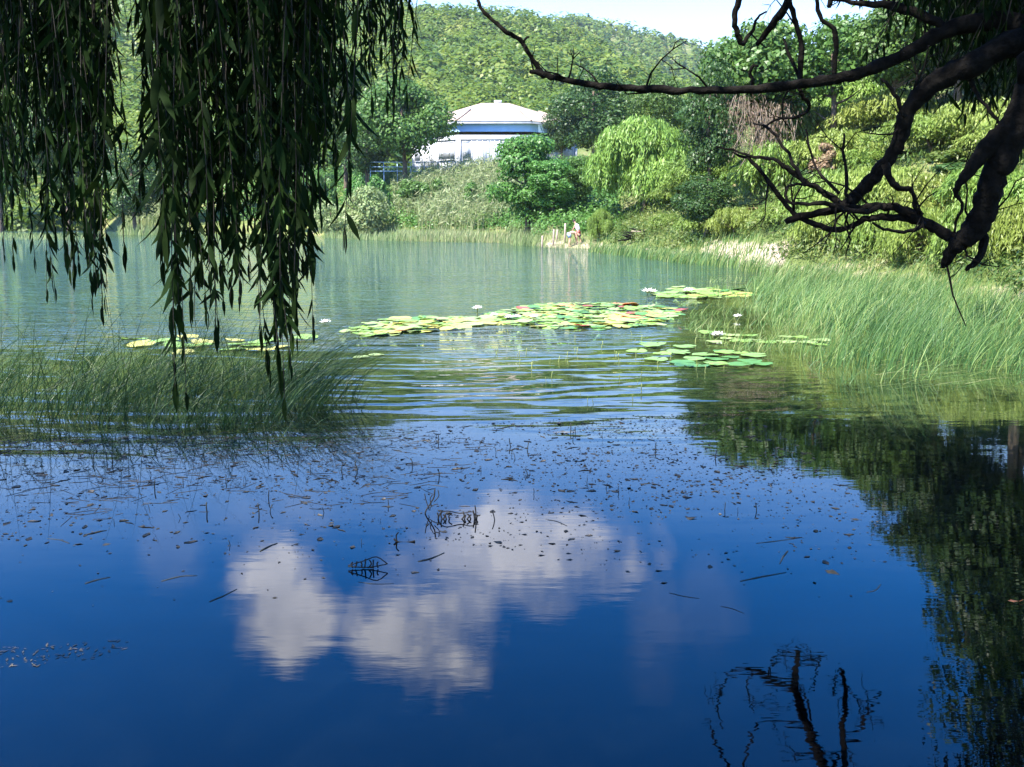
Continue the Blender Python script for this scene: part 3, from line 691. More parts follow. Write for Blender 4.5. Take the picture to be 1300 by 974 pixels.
T('dark', 'slope_bush', 'dark bush hiding the foot of the leaning tree', 897, 214, 90, 46, 'leaf_dark', group='dark bushes among the slope shrubs')
T('dry', 'dry_shrub', 'reddish dry shrub among the yellow shrubs behind the bare twigs', 1038, 172, 34, 42, 'leaf_red', nleaf=2600, size=.16, nlobe=16, z0f=.0, cat='shrub')
T('dry', 'dry_shrub', 'small reddish dry bush low beside the sandy beach', 965, 262, 50, 45, 'leaf_red')
T('dry', 'dry_shrub', 'reddish brown dry bush under the lower sunlit willow', 838, 276, 26, 55, 'leaf_red')
# bank shrubs on the centre and left
T('cshrub', 'bank_shrub', 'pale silvery green bush at the waterline left of the reeds', 462, 232, 84, 84, 'leaf_cane', nleaf=5000, size=.26, nlobe=18, z0f=0, cat='shrub')
T('cshrub', 'bank_shrub', 'pale bush at the waterline just right of the frond tips', 420, 250, 50, 88, 'leaf_cane')
T('gshrub', 'bank_shrub', 'rounded green bush on the bank under the pavilion railing', 540, 224, 90, 88, 'leaf_bush', nleaf=5000, size=.24, nlobe=20, z0f=0, cat='shrub')
T('gshrub', 'bank_shrub', 'green bush on the bank below the left end of the railing', 470, 218, 70, 92, 'leaf_bush')
T('gshrub', 'bank_shrub', 'green bush between the reeds and the waterside bushy tree', 612, 228, 66, 84, 'leaf_bush')
T('gshrub', 'bank_shrub', 'green bush half hidden by the hanging frond tips on the bank', 400, 212, 70, 94, 'leaf_bush')

def make_vines():
    # curtain of dry vines hanging from the dark trees
    for (px, top, bot, w, d, lab) in ((938, 122, 196, 40, 46.5, 'curtain of dry grey brown vines hanging under the tall round tree'), (972, 132, 206, 50, 46.0, 'wider curtain of brown vines beside the pale yellow shrub')):
        c = P(px, bot, d); H = P(px, top, d)[2] - c[2]; wid = w / FPX * d
        mb = MB()
        n = 700; c0 = np.stack([rng.normal(0, wid * .34, n), rng.normal(0, .6, n), rng.uniform(.1, 1.0, n) ** .8 * H], 1)
        mb.leaves(c0, rng.normal(size=(n, 3)) + [0, -.6, .2], rng.uniform(.12, .3, n), .16, along=np.tile([0, 0, -1.], (n, 1)) + rng.normal(0, .3, (n, 3)), m=1)
        for k in range(34):
            x = rng.normal(0, wid * .38); y = rng.normal(0, .6); h0 = H * rng.uniform(.75, 1.05)
            pts = [(x + rng.normal(0, .05), y, h0), (x + rng.normal(0, .15), y + rng.normal(0, .1), h0 * .66), (x + rng.normal(0, .2), y, h0 * .33), (x + rng.normal(0, .25), y, rng.uniform(-.5, .3))]
            mb.tube(smooth_path(pts, 2), .012, 3, cap=False)
        o = mb.build('dry_vines', [M['deadwood'], M['leaf_dry']]); o.location = tuple(map(float, c)); tag(o, lab, 'vines')
make_vines()

# ------------------------------------------------------------------ grasses: blades as tapering curved strips
def blades(mb, base, height, width, lean, nseg=4, curl=1.6, tint=None, m=0, side=None):
    """base (n,3), lean (n,2) horizontal travel of the tip"""
    n = len(base); t = np.linspace(0, 1, nseg + 1)
    hx = lean[:, 0][:, None] * t ** curl; hy = lean[:, 1][:, None] * t ** curl
    ll = np.hypot(lean[:, 0], lean[:, 1]) / height
    drop = np.clip(ll - .5, 0, 1.5)[:, None] * height[:, None] * .42 * t ** 3
    hz = height[:, None] * (t - .12 * t ** 3)[None, :] - drop
    c = np.stack([base[:, 0][:, None] + hx, base[:, 1][:, None] + hy, base[:, 2][:, None] + hz], -1)
    a = rng.uniform(-.7, .7, n) if side is None else side
    s = np.stack([np.cos(a), np.sin(a), np.zeros(n)], -1)[:, None, :] * (width[:, None] * (1 - .92 * t ** 1.6)[None, :])[:, :, None] / 2
    V = np.stack([c - s, c + s], 2).reshape(n, -1, 3)
    k = 2 * (nseg + 1); q = np.array([[2 * i, 2 * i + 1, 2 * i + 3, 2 * i + 2] for i in range(nseg)])
    Q = (np.arange(n)[:, None, None] * k + q[None]).reshape(-1, 4)
    ti = rng.random(n) if tint is None else tint
    mb.add(V.reshape(-1, 3), Q, m=m, tint=np.repeat(ti, nseg))
def inpoly(x, y, poly):
    c = np.zeros(len(x), bool); n = len(poly)
    for i in range(n):
        x0, y0 = poly[i]; x1, y1 = poly[(i + 1) % n]
        k = ((y0 > y) != (y1 > y)) & (x < (x1 - x0) * (y - y0) / (y1 - y0 + 1e-12) + x0); c ^= k
    return c
def scatter_px(n, polypx, z=0.0, dens=None):
    """points on the water / shore inside a region traced on the photograph, uniform in real area"""
    poly = [tuple(W(*p)[:2]) for p in polypx]; xs = [p[0] for p in poly]; ys = [p[1] for p in poly]
    out = []; tot = 0
    while tot < n:
        x = rng.uniform(min(xs), max(xs), 4 * n); y = rng.uniform(min(ys), max(ys), 4 * n)
        k = inpoly(x, y, poly)
        if dens is not None: k &= rng.random(4 * n) < dens(x, y)
        out.append(np.stack([x[k], y[k]], 1)); tot += k.sum()
    return np.concatenate(out)[:n]
def patchy(sx, sy=None, ph=0., lo=.15):
    sy = sy or sx
    return lambda x, y: np.clip(.5 + .5 * np.sin(x / sx + ph + 1.7 * np.sin(y / sy * .7)) * np.cos(y / sy + 1.3 * np.sin(x / sx * .6 + ph)) + lo, 0, 1)
def gnd(p, low=-.05): return np.column_stack([p, np.maximum(terr(p[:, 0], p[:, 1]), low) - .02])
def make_right_reeds():
    mb = MB()
    def put(poly, n, h0, h1, w, lx, ly, dens=None, tb=0., curl=1.6):
        p = scatter_px(n, poly, dens=dens); b = gnd(p); h = rng.uniform(h0, h1, n) * (.78 + .30 * np.sin(p[:, 0] * 1.7 + np.sin(p[:, 1])) * np.cos(p[:, 1] * 1.1)) * np.where(rng.random(n) < .04, 1.35, 1) * np.interp(p[:, 1], [13, 20, 29], [1.0, .8, .55])
        ln = np.stack([rng.normal(lx, .34, n), rng.normal(ly, .3, n)], 1) * h[:, None]
        g = rng.random(n); ti = np.clip(tb + .75 * g ** 1.4, 0, 1)
        blades(mb, b, h, w * rng.uniform(.6, 1.3, n), ln, tint=ti, curl=curl)
    put([(1000, 352), (1300, 372), (1330, 440), (1180, 432), (1040, 420), (960, 392), (945, 366)], 9000, .40, .92, .012, .42, .05, patchy(.8, lo=.05), 0)
    put([(900, 352), (1010, 352), (960, 384), (900, 376)], 900, .25, .6, .012, .3, 0, patchy(.9, lo=-.1), .1)
    put([(1120, 424), (1330, 436), (1340, 478), (1230, 474), (1130, 446)], 1700, .3, .8, .009, .42, .0, patchy(.8, lo=.0), -.1)
    put([(870, 388), (960, 384), (1060, 424), (1120, 448), (1060, 462), (930, 446), (870, 420)], 1100, .2, .6, .009, .5, 0, patchy(.6, lo=-.25), .12)
    put([(1000, 452), (1140, 446), (1190, 486), (1060, 488)], 260, .4, .9, .009, .45, 0, patchy(.5, lo=-.2), -.1)
    o = mb.build('reed_bed', M['grass_reed']); tag(o, 'green reeds bending in the wind along the right shore', 'reeds', kind='stuff')
    # darker stems rising at the water edge and flattened blades lying on the surface
    mb = MB()
    p = scatter_px(150, [(1060, 440), (1150, 420), (1180, 470), (1060, 500)], dens=patchy(.35, lo=-.3)); b = gnd(p); n = len(p); h = rng.uniform(.7, 1.25, n)
    blades(mb, b, h, np.full(n, .010), np.stack([h * rng.normal(.4, .1, n), h * 0], 1), tint=rng.random(n) * .3)
    p = scatter_px(170, [(1100, 450), (1330, 455), (1330, 490), (1100, 500)]); b = gnd(p); n = len(p); b[:, 2] = .015
    blades(mb, b, rng.uniform(.03, .16, n), np.full(n, .010), np.stack([rng.normal(.75, .35, n), rng.normal(0, .2, n)], 1), tint=rng.random(n), curl=1.0)
    o = mb.build('fallen_reeds', M['grass_reed']); tag(o, 'long reed blades lying flat on the water at the right', 'reeds', kind='stuff')
make_right_reeds()
def make_shore_grass():
    mb = MB()
    def put(poly, n, h0, h1, w, lx, dens=None, tb=0.):
        p = scatter_px(n, poly, dens=dens); b = gnd(p); h = rng.uniform(h0, h1, n)
        blades(mb, b, h, w * rng.uniform(.6, 1.3, n), np.stack([rng.normal(lx, .2, n), rng.normal(0, .15, n)], 1) * h[:, None], nseg=3, tint=np.clip(tb + .8 * rng.random(n) ** 1.3, 0, 1))
    put([(752, 309), (860, 317), (960, 329), (985, 340), (930, 341), (860, 335), (790, 326), (745, 320)], 4200, .25, .65, .03, .3, patchy(2.0, lo=.25), 0)
    put([(940, 338), (1050, 352), (1000, 358), (930, 348)], 420, .3, .7, .02, .3, patchy(1.2, lo=0), .1)
    put([(1020, 345), (1330, 366), (1330, 380), (1010, 356)], 2600, .2, .55, .018, .35, patchy(1.2, lo=.3), 0.05)
    o = mb.build('shore_grass', M['grass_reed']); tag(o, 'fringe of soft green grass along the shore below the willows', 'grass', kind='stuff')
    mb = MB()
    put([(505, 303.5), (655, 305.5), (660, 309), (505, 306.2)], 2600, .35, 1.1, .045, .12, patchy(2.5, lo=.2), .2)
    put([(640, 303), (684, 303), (690, 313), (650, 312)], 900, .5, 1.2, .04, .2)
    put([(412, 298), (520, 302), (520, 307), (412, 303)], 1100, .4, .9, .05, .1)
    put([(690, 309), (760, 311), (760, 317), (690, 316)], 1500, .12, .40, .03, .1, patchy(1, lo=0), .3)
    put([(-20, 296), (110, 300), (104, 305), (-20, 306)], 700, .2, .5, .06, .1)
    put([(150, 296), (230, 297), (230, 299), (150, 298.5)], 700, .5, 1.3, .06, .1)
    o = mb.build('far_grass', M['grass_pale']); tag(o, 'pale grass tufts along the far waterline', 'grass', kind='stuff')
    # cane stand, straw coloured at the foot
    mb = MB()
    for (poly, n, h0, h1) in (([(535, 297), (640, 297), (668, 303), (600, 304.5), (530, 303)], 2000, 1.3, 2.7), ([(160, 291), (232, 292), (232, 296.5), (160, 296)], 1100, 2.0, 4.2), ([(500, 297), (540, 298), (540, 302), (500, 301)], 260, 1.2, 2.4)):
        p = scatter_px(n, poly, dens=patchy(2.5, lo=.3)); b = gnd(p); h = rng.uniform(h0, h1, n)
        blades(mb, b, h, np.full(n, .07) * rng.uniform(.7, 1.2, n), np.stack([rng.normal(.1, .16, n), rng.normal(0, .16, n)], 1) * h[:, None], nseg=4, tint=np.clip(.1 + .9 * rng.random(n), 0, 1), curl=2.2)
        k = rng.integers(0, n, n * 5); q = b[k].copy(); q[:, 2] += rng.uniform(.3, .95, len(k)) * h[k]; q[:, :2] += rng.normal(0, .12, (len(k), 2))
        al = np.stack([rng.normal(.3, .7, len(k)), rng.normal(0, .6, len(k)), rng.uniform(.1, .9, len(k))], 1)
        mb.leaves(q, rng.normal(size=(len(k), 3)) + [0, -.6, .4], rng.uniform(.35, .7, len(k)), .14, along=al)
    o = mb.build('cane_reeds', M['leaf_cane']); tag(o, 'tall pale cane standing along the far waterline below the pavilion', 'cane', kind='stuff')
make_shore_grass()
def make_left_sedge():
    t = MB()
    def put(poly, n, h0, h1, lx, sd=.35, tb=0., w=.008, curl=1.5, ly=.0, dens=None):
        p = scatter_px(n, poly, dens=dens); b = np.column_stack([p, np.full(n, -.03)]); h = rng.uniform(h0, h1, n)
        blades(t, b, h, w * rng.uniform(.6, 1.3, n), np.stack([rng.normal(lx, sd, n), rng.normal(ly, .45, n)], 1) * h[:, None], nseg=6, curl=curl, tint=np.clip(tb + .8 * rng.random(n), 0, 1))
    put([(-60, 470), (60, 462), (230, 470), (360, 476), (400, 512), (330, 548), (150, 548), (-60, 552)], 1150, .30, .68, .6, .7, dens=patchy(.45, lo=-.15))
    put([(-60, 480), (200, 470), (340, 480), (340, 530), (-60, 545)], 520, .7, 1.4, .9, .8, -.3, .006, dens=patchy(.6, lo=-.1))
    put([(100, 470), (380, 476), (400, 505), (100, 500)], 1300, .2, .5, .8, .9, .45, .009, dens=patchy(.4, lo=0))  # raised tint paints a sunlit yellow-green patch into the dark sedge
    put([(330, 480), (400, 490), (410, 530), (330, 545)], 200, .7, 1.25, 1.15, .3, -.1, .008)
    put([(370, 486), (450, 496), (460, 530), (370, 540)], 90, .5, 1.1, 1.1, .4, -.2, .006)
    put([(120, 515), (420, 515), (440, 560), (330, 590), (60, 575)], 900, .05, .22, 2.6, 2.2, -.2, .008, 1.1)
    o = t.build('sedge_clump', M['grass_sedge']); tag(o, 'dark arching sedge standing in the water at the left', 'sedge', kind='stuff')
make_left_sedge()

# ------------------------------------------------------------------ people, posts, rocks, driftwood on the far shore
def make_person(loc, rz, joints, label, cloth, hair=True, s=1.0):
    """joints: name -> (x, y, z, radius); one skinned body, hair and clothing as children"""
    E_ = [('pelvis', 'waist'), ('waist', 'chest'), ('chest', 'neck'), ('neck', 'head'), ('head', 'crown'), ('chest', 'shl'), ('shl', 'ell'), ('ell', 'wrl'), ('wrl', 'hal'), ('chest', 'shr'), ('shr', 'elr'), ('elr', 'wrr'), ('wrr', 'har'),
          ('pelvis', 'hil'), ('hil', 'knl'), ('knl', 'anl'), ('anl', 'tol'), ('pelvis', 'hir'), ('hir', 'knr'), ('knr', 'anr'), ('anr', 'tor')]
    names = list(joints); V = [tuple(c * s for c in joints[n][:3]) for n in names]; rad = [joints[n][3] * s for n in names]
    me = bpy.data.meshes.new('person'); me.from_pydata(V, [(names.index(a), names.index(b)) for a, b in E_], []); me.materials.append(M['skin'])
    o = link('person', me); md = o.modifiers.new('skin', 'SKIN')
    for i, r in enumerate(rad): me.skin_vertices[0].data[i].radius = (r, r)
    me.skin_vertices[0].data[0].use_root = True
    sb = o.modifiers.new('sub', 'SUBSURF'); sb.levels = 1; sb.render_levels = 2
    o.location = tuple(map(float, loc)); o.rotation_euler = (0, 0, rz); tag(o, label, 'person')
    J = {k: np.array(v[:3]) * s for k, v in joints.items()}
    mb = MB(); c = (J['head'] + J['crown']) / 2 + (J['crown'] - J['neck']) * .14
    n = 10; th = np.linspace(0, math.pi * .6, 5); ax = (J['crown'] - J['neck']); ax = ax / np.linalg.norm(ax)
    mb.tube([c + ax * .10 * s * math.cos(a) for a in th], [max(.012, .115 * s * math.sin(a + .12)) for a in th], n); mb.build('hair', M['hair'], o, smooth=True)
    mb = MB()
    for k in 'lr': mb.tube([J['pelvis'] * .7 + J['hi' + k] * .3, J['hi' + k], J['hi' + k] * .45 + J['kn' + k] * .55], [.125 * s, .118 * s, .095 * s], 10)
    mb.build('shorts', M[cloth[0]], o, smooth=True)
    if cloth[1]:
        mb = MB(); mb.tube([J['pelvis'] * .6 + J['waist'] * .4, J['waist'], J['chest'], J['chest'] * .4 + J['neck'] * .6], [.135 * s, .14 * s, .165 * s, .09 * s], 12); mb.build('top', M[cloth[1]], o, smooth=True)
    return o
bend_ = dict(pelvis=(0, 0, .80, .11), waist=(.14, 0, .90, .105), chest=(.34, 0, .88, .125), neck=(.50, 0, .80, .05), head=(.58, 0, .74, .085), crown=(.66, 0, .68, .075),
             shl=(.38, .16, .84, .05), ell=(.42, .20, .58, .04), wrl=(.46, .16, .36, .028), hal=(.48, .14, .26, .03), shr=(.38, -.16, .84, .05), elr=(.44, -.20, .58, .04), wrr=(.50, -.14, .36, .028), har=(.52, -.12, .26, .03),
             hil=(0, .09, .74, .095), knl=(.06, .11, .42, .06), anl=(-.02, .11, .07, .038), tol=(.12, .12, .03, .03), hir=(0, -.09, .74, .095), knr=(.04, -.12, .42, .06), anr=(-.04, -.12, .07, .038), tor=(.1, -.13, .03, .03))
lean_ = dict(pelvis=(0, 0, .86, .11), waist=(.05, 0, 1.02, .10), chest=(.16, 0, 1.24, .125), neck=(.25, 0, 1.40, .05), head=(.31, 0, 1.49, .085), crown=(.35, 0, 1.60, .08),
             shl=(.18, .17, 1.30, .05), ell=(.30, .20, 1.04, .04), wrl=(.42, .14, .84, .028), hal=(.46, .12, .75, .03), shr=(.18, -.17, 1.30, .05), elr=(.02, -.24, 1.06, .04), wrr=(.10, -.20, .82, .028), har=(.13, -.19, .73, .03),
             hil=(0, .09, .80, .095), knl=(.12, .11, .46, .062), anl=(0, .11, .08, .038), tol=(.15, .12, .03, .03), hir=(0, -.09, .80, .095), knr=(-.04, -.11, .44, .062), anr=(-.14, -.11, .09, .038), tor=(0, -.12, .03, .03))
def foot(px, d):
    x = P(px, 300, d)[0]; return (x, d, float(terr(x, d)))
make_person(foot(722.5, 57.2), .15, bend_, 'person in pale blue shorts bending forward on the far bank', ('cloth_blue', None), s=.92)
make_person(foot(734.5, 57.6), math.pi - .5, lean_, 'person in a white top leaning towards the bending bather', ('cloth_red', 'cloth_white'), s=.82)
for (px, d, h, lab) in ((688, 58.5, .85, 'leftmost short wooden post in the shade of the waterside bush'), (702.5, 58.2, .95, 'pale wooden post midway between the bush and the bathers'), (707, 59.6, .7, 'thin short post close beside the pale post'), (717, 58.6, 1.15, 'tallest reddish wooden post just left of the bathers')):
    mb = MB(); f = foot(px, d); mb.tube([(0, 0, -.2), (.01, .01, h * .5), (.03, 0, h)], [.06, .055, .05], 8, jit=.1)
    o = mb.build('wooden_post', M['post']); o.location = f; tag(o, lab, 'post', 'wooden posts by the far shore')
def rock(px, d, r, lab, sq=.55, dz=0):
    f = foot(px, d); v = sph(140); v = v * (1 + .22 * np.sin(v[:, :1] * 4 + d) * np.cos(v[:, 1:2] * 5 + px) + .05 * rng.normal(size=(140, 1))) * r * np.array([1.2, .9, sq])
    import bmesh
    bm = bmesh.new(); [bm.verts.new(q) for q in v]; bmesh.ops.convex_hull(bm, input=bm.verts); me = bpy.data.meshes.new('rock'); bm.to_mesh(me); bm.free(); me.materials.append(M['stone'])
    o = link('rock', me); o.location = (f[0], f[1], f[2] + r * .12 + dz); tag(o, lab, 'rock', 'pale rocks on the far shore')
rock(519, 70.5, .42, 'pale rock on the sand left of the cane stand'); rock(527, 71.5, .28, 'smaller pale rock right against the rock left of the cane')
rock(694, 56.5, .45, 'pale rock at the left end of the bathing bank', .45); rock(130, 101, .6, 'pale rock on the sandy shore behind the left fronds'); rock(107, 102, .45, 'smaller pale rock on the sandy shore behind the left fronds')
def make_pile():
    f = foot(812, 52.0); mb = MB()
    for k in range(34):
        a = rng.uniform(-.5, .5) + (math.pi if rng.random() < .5 else 0); ln = rng.uniform(.3, .75); c = np.array([rng.uniform(-.5, .5), rng.uniform(-.3, .3), rng.uniform(.05, .55) ])
        c[2] *= 1 - abs(c[0]) * 1.1; d = np.array([math.cos(a), math.sin(a) * .5, rng.uniform(-.4, .4)]) * ln
        mb.tube([c - d, c + rng.normal(0, .04, 3), c + d], [.03, .035, .02], 5, m=0 if rng.random() < .85 else 1)
    o = mb.build('driftwood_pile', [M['bark'], M['deadwood']]); o.location = f; tag(o, 'low dark heap of branches at the waterline below the willows', 'driftwood')
make_pile()
for (px, d, h, lab) in ((917, 36.2, .38, 'left of two short dark stumps on the small beach'), (926, 36.0, .30, 'right and shorter of two dark stumps on the beach')):
    mb = MB(); mb.tube([(0, 0, -.1), (.02, 0, h * .6), (.0, .01, h)], [.09, .08, .06], 8, jit=.15); o = mb.build('stump', M['bark']); o.location = foot(px, d); tag(o, lab, 'stump')

# ------------------------------------------------------------------ water lilies
def pad_mesh(seed, flat=True):
    r_ = np.random.default_rng(seed); n = 22; notch = .16; a = np.linspace(notch, 2 * math.pi - notch, n)
    rim = 1 + .03 * np.sin(a * 3 + seed) + r_.normal(0, .012, n)
    zr = .03 * np.sin(a * 2 + seed) + .02 * np.sin(a * 5 + seed * 2) + .015
    V = [(0.0, 0, 0.0)] + [(.55 * math.cos(t), .55 * math.sin(t), .01) for t in a] + [(r * math.cos(t), r * math.sin(t), z) for r, t, z in zip(rim, a, zr)]
    m = len(V); V += [(x, y, z - .025) for x, y, z in V[n + 1:]]
    F = [(0, 1 + k, 2 + k) for k in range(n - 1)] + [(1 + k, 1 + n + k, 2 + n + k, 2 + k) for k in range(n - 1)] + [(1 + n + k, m + k, m + 1 + k, 2 + n + k) for k in range(n - 1)]
    return V, F
PADM = {}
def pad(kind, col):
    key = (kind, col)
    if key not in PADM:
        V, F = pad_mesh(kind); me = bpy.data.meshes.new('lily_pad'); me.from_pydata(V, [], F); me.materials.append(M['pad_' + col]); PADM[key] = me
    return PADM[key]
def pads(poly, n, r0, r1, cols, wts, label, group, mind=.62, tilt=.055, dens=None):
    cand = scatter_px(n * 14, poly, dens=dens); got = []
    for x, y in cand:
        r = rng.uniform(r0, r1)
        if all((x - a) ** 2 + (y - b) ** 2 > ((r + q) * mind) ** 2 for a, b, q in got): got.append((x, y, r))
        if len(got) >= n: break
    for i, (x, y, r) in enumerate(got):
        c = rng.choice(cols, p=np.array(wts) / sum(wts)); o = link('lily_pad', pad(int(rng.integers(0, 5)), str(c)))
        tl = abs(rng.normal(0, tilt)); up = rng.random() < .12
        o.location = (x, y, .008 + (i % 9) * .0035 + (.03 if up else 0)); o.scale = (r, r, r * (1.6 if up else 1)); o.rotation_euler = (rng.normal(0, tilt), rng.normal(0, tilt * (2.5 if up else 1)), rng.uniform(0, 6.28))
        lab = {'red': 'dark red dying lily pad ' + label, 'orange': 'orange lily pad ' + label}.get(str(c), 'green floating lily pad ' + label)
        if str(c) in ('yellow', 'pale'): lab = 'yellowish floating lily pad ' + label
        tag(o, lab, 'lily pad', group)
pads([(622, 398), (680, 387), (770, 385), (866, 393), (862, 400), (830, 413), (760, 419), (690, 417), (640, 412), (600, 408)], 150, .10, .19, ['lime', 'green', 'yellow', 'pale', 'orange', 'red'], [.42, .17, .14, .2, .03, .04], 'in the large central bed', 'lily pads in the large central bed', .56)
pads([(775, 400), (862, 394), (840, 412), (770, 421)], 22, .12, .22, ['yellow', 'pale', 'orange', 'lime'], [.55, .2, .1, .15], 'at the yellowing right end of the central bed', 'lily pads at the yellowing end of the central bed', .55)
pads([(440, 422), (500, 405), (620, 403), (625, 412), (560, 420), (480, 428)], 54, .14, .23, ['lime', 'yellow', 'pale', 'green', 'orange'], [.35, .25, .3, .08, .02], 'in the left tail of the central bed', 'lily pads in the left tail of the central bed', .6)
pads([(826, 374), (850, 366), (940, 368), (975, 377), (900, 381), (840, 378)], 34, .17, .27, ['lime', 'yellow', 'pale', 'green'], [.5, .2, .2, .1], 'in the small far bed near the reeds', 'lily pads in the small far bed', .6)
pads([(798, 446), (830, 438), (970, 452), (968, 466), (880, 468), (830, 460)], 24, .11, .17, ['sea', 'lime', 'green'], [.6, .2, .2], 'floating apart in the shaded bay before the reeds', 'loose lily pads in front of the reeds', .85, .02)
pads([(900, 424), (1040, 430), (1050, 440), (900, 436)], 15, .11, .17, ['pale', 'lime'], [.6, .4], 'between the reed stems at the right', 'lily pads between the reed stems', .9, .02)
pads([(150, 436), (230, 425), (400, 430), (395, 446), (200, 450)], 20, .12, .2, ['lime', 'yellow', 'pale', 'green'], [.5, .25, .15, .1], 'behind the sedge and hanging fronds', 'lily pads behind the hanging fronds', .7)
pads([(455, 452), (485, 448), (482, 452), (458, 455)], 2, .1, .14, ['pale'], [1], 'drifting alone left of the ripples', 'stray lily pads left of the ripples', .9, .02)

def make_mat():
    mb = MB()
    for poly, n in (([(622, 398), (680, 387), (770, 385), (866, 393), (862, 400), (830, 413), (760, 419), (690, 417), (640, 412), (600, 408)], 330), ([(440, 422), (500, 405), (620, 403), (625, 412), (560, 420), (480, 428)], 120), ([(826, 374), (850, 366), (940, 368), (975, 377), (900, 381), (840, 378)], 50)):
        p = scatter_px(n, poly, dens=patchy(.6, lo=.3))
        for i, (x, y) in enumerate(p):
            V, F = pad_mesh(i % 5); V = np.array(V) * rng.uniform(.06, .13); a = rng.uniform(0, 6.28); V = np.column_stack([V[:, 0] * math.cos(a) - V[:, 1] * math.sin(a) + x, V[:, 0] * math.sin(a) + V[:, 1] * math.cos(a) + y, V[:, 2] + .006 + rng.uniform(0, .02)])
            mb.add(V, [f for f in F if len(f) == 4], [f for f in F if len(f) == 3], m=int(rng.choice([0, 1, 2, 3], p=[.45, .25, .12, .18])))
    o = mb.build('lily_pad_mat', [M['pad_lime'], M['pad_green'], M['pad_yellow'], M['pad_pale']]); tag(o, 'small overlapping pads filling the gaps of the lily beds', 'lily pads', kind='stuff')
make_mat()
def make_flower(label, px, py, r=.085, lift=.02, open_=.7):
    w = W(px, py + 2); t = empty('water_lily', (w[0], w[1], .01 + lift), label, 'water lily', 'white water lily flowers')
    for ringi, (n, ln, up) in enumerate(((9, 1.0, .35), (8, .85, .75), (6, .62, 1.15))):
        mb = MB()
        for k in range(n):
            a = 2 * math.pi * k / n + ringi * .4; u = np.array([math.cos(a), math.sin(a), 0]); s = np.array([-math.sin(a), math.cos(a), 0]); e = up * open_ + rng.normal(0, .05)
            q = [u * .1, u * .5 * math.cos(e) + np.array([0, 0, .5 * math.sin(e)]) , u * .95 * math.cos(e * 1.25) + np.array([0, 0, .95 * math.sin(e * 1.25)])]
            V = [q[0] - s * .06, q[0] + s * .06, q[1] + s * .17, q[1] - s * .17, q[2] * 1.03]; V = [v * r * ln * 1.25 for v in V]
            mb.add(V, [[0, 1, 2, 3]], [[3, 2, 4]])
        mb.build('petals', M['petal'], t)
    mb = MB(); mb.tube([(0, 0, 0), (0, 0, r * .25), (0, 0, r * .42)], [r * .22, r * .26, r * .1], 9); mb.build('stamens', M['stamen'], t)
    if lift > .03:
        mb = MB(); mb.tube([(0, 0, -lift - .05), (0, 0, 0)], .012, 6); mb.build('stem', M['stub_green'], t)
for (px, py, r, l, lab) in ((606, 398, .10, .10, 'white water lily held high at the left end of the central bed'), (627, 402, .075, .04, 'white water lily just right of the tall one'), (646, 404, .09, .02, 'white water lily among pads, third from the tall one'), (656, 403, .08, .02, 'white water lily on pads, fourth from the tall one'),
                            (678, 404, .085, .03, 'white water lily with reddish pads near the bed centre'), (413, 411, .10, .03, 'white water lily alone beside the frond tips'), (822, 373, .15, .06, 'pair-like white lily left of the small far bed'), (828, 372, .12, .04, 'white lily touching the left edge of the far bed'), (874, 371, .13, .05, 'white lily in the middle of the far bed'),
                            (911, 427, .11, .02, 'white lily open between reed stems at the right'), (936, 404, .08, .04, 'small white lily bud at the left fringe of the reeds')):
    make_flower(lab, px, py, r, l)

# ------------------------------------------------------------------ stubs, twigs and debris on the near water
def stub_mesh(k, r_):
    mb = MB(); h = 1.0
    if k % 4 == 0: pts = [(0, 0, -.4), (.05, 0, .4), (.03, .02, 1)]
    elif k % 4 == 1: pts = [(0, 0, -.4), (-.08, 0, .5), (.02, 0, .85), (.16, .02, .95), (.24, .02, .8)]
    elif k % 4 == 2: pts = [(0, 0, -.4), (.12, 0, .3), (-.02, .05, .7), (.10, 0, 1)]
    else: pts = [(0, 0, -.4), (-.1, 0, .5), (-.28, 0, 1.0)]
    mb.tube(smooth_path(pts, 3), r_, 5); return mb
STUB = {}
def stubs(poly, n, h0, h1, mk, rad, label, group, dens=None):
    p = scatter_px(n, poly, dens=dens)
    for i in range(n):
        k = int(rng.integers(0, 4)); k = 0 if (k == 1 and (mk == 'stub_green' or i % 3)) else k; key = (k, mk)
        if key not in STUB:
            o = stub_mesh(k, rad).build('reed_stub', M[mk]); STUB[key] = o.data
        else: o = link('reed_stub', STUB[key])
        h = rng.uniform(h0, h1); o.location = (p[i, 0], p[i, 1], 0); o.scale = (h, h, h); o.rotation_euler = (rng.normal(0, .12), rng.normal(0, .12), rng.uniform(0, 6.28)); tag(o, label, 'reed stub', group)
stubs([(620, 424), (800, 420), (960, 440), (900, 505), (760, 520), (640, 480)], 60, .035, .09, 'stub_green', .055, 'short pale green stem poking out of the rippled bay', 'green stems in the rippled bay', patchy(.7, lo=0))
stubs([(380, 560), (950, 535), (1060, 640), (640, 700), (300, 700), (0, 640), (60, 590)], 64, .015, .07, 'stub_dark', .06, 'short dark stem standing in the calm blue water', 'dark stems in the calm blue water', patchy(.6, lo=0.1))
def px_tube(mb, pts, y, r, **kw):
    mb.tube(smooth_path([P(a, b, y) for a, b in pts], 3), r, 5, **kw)
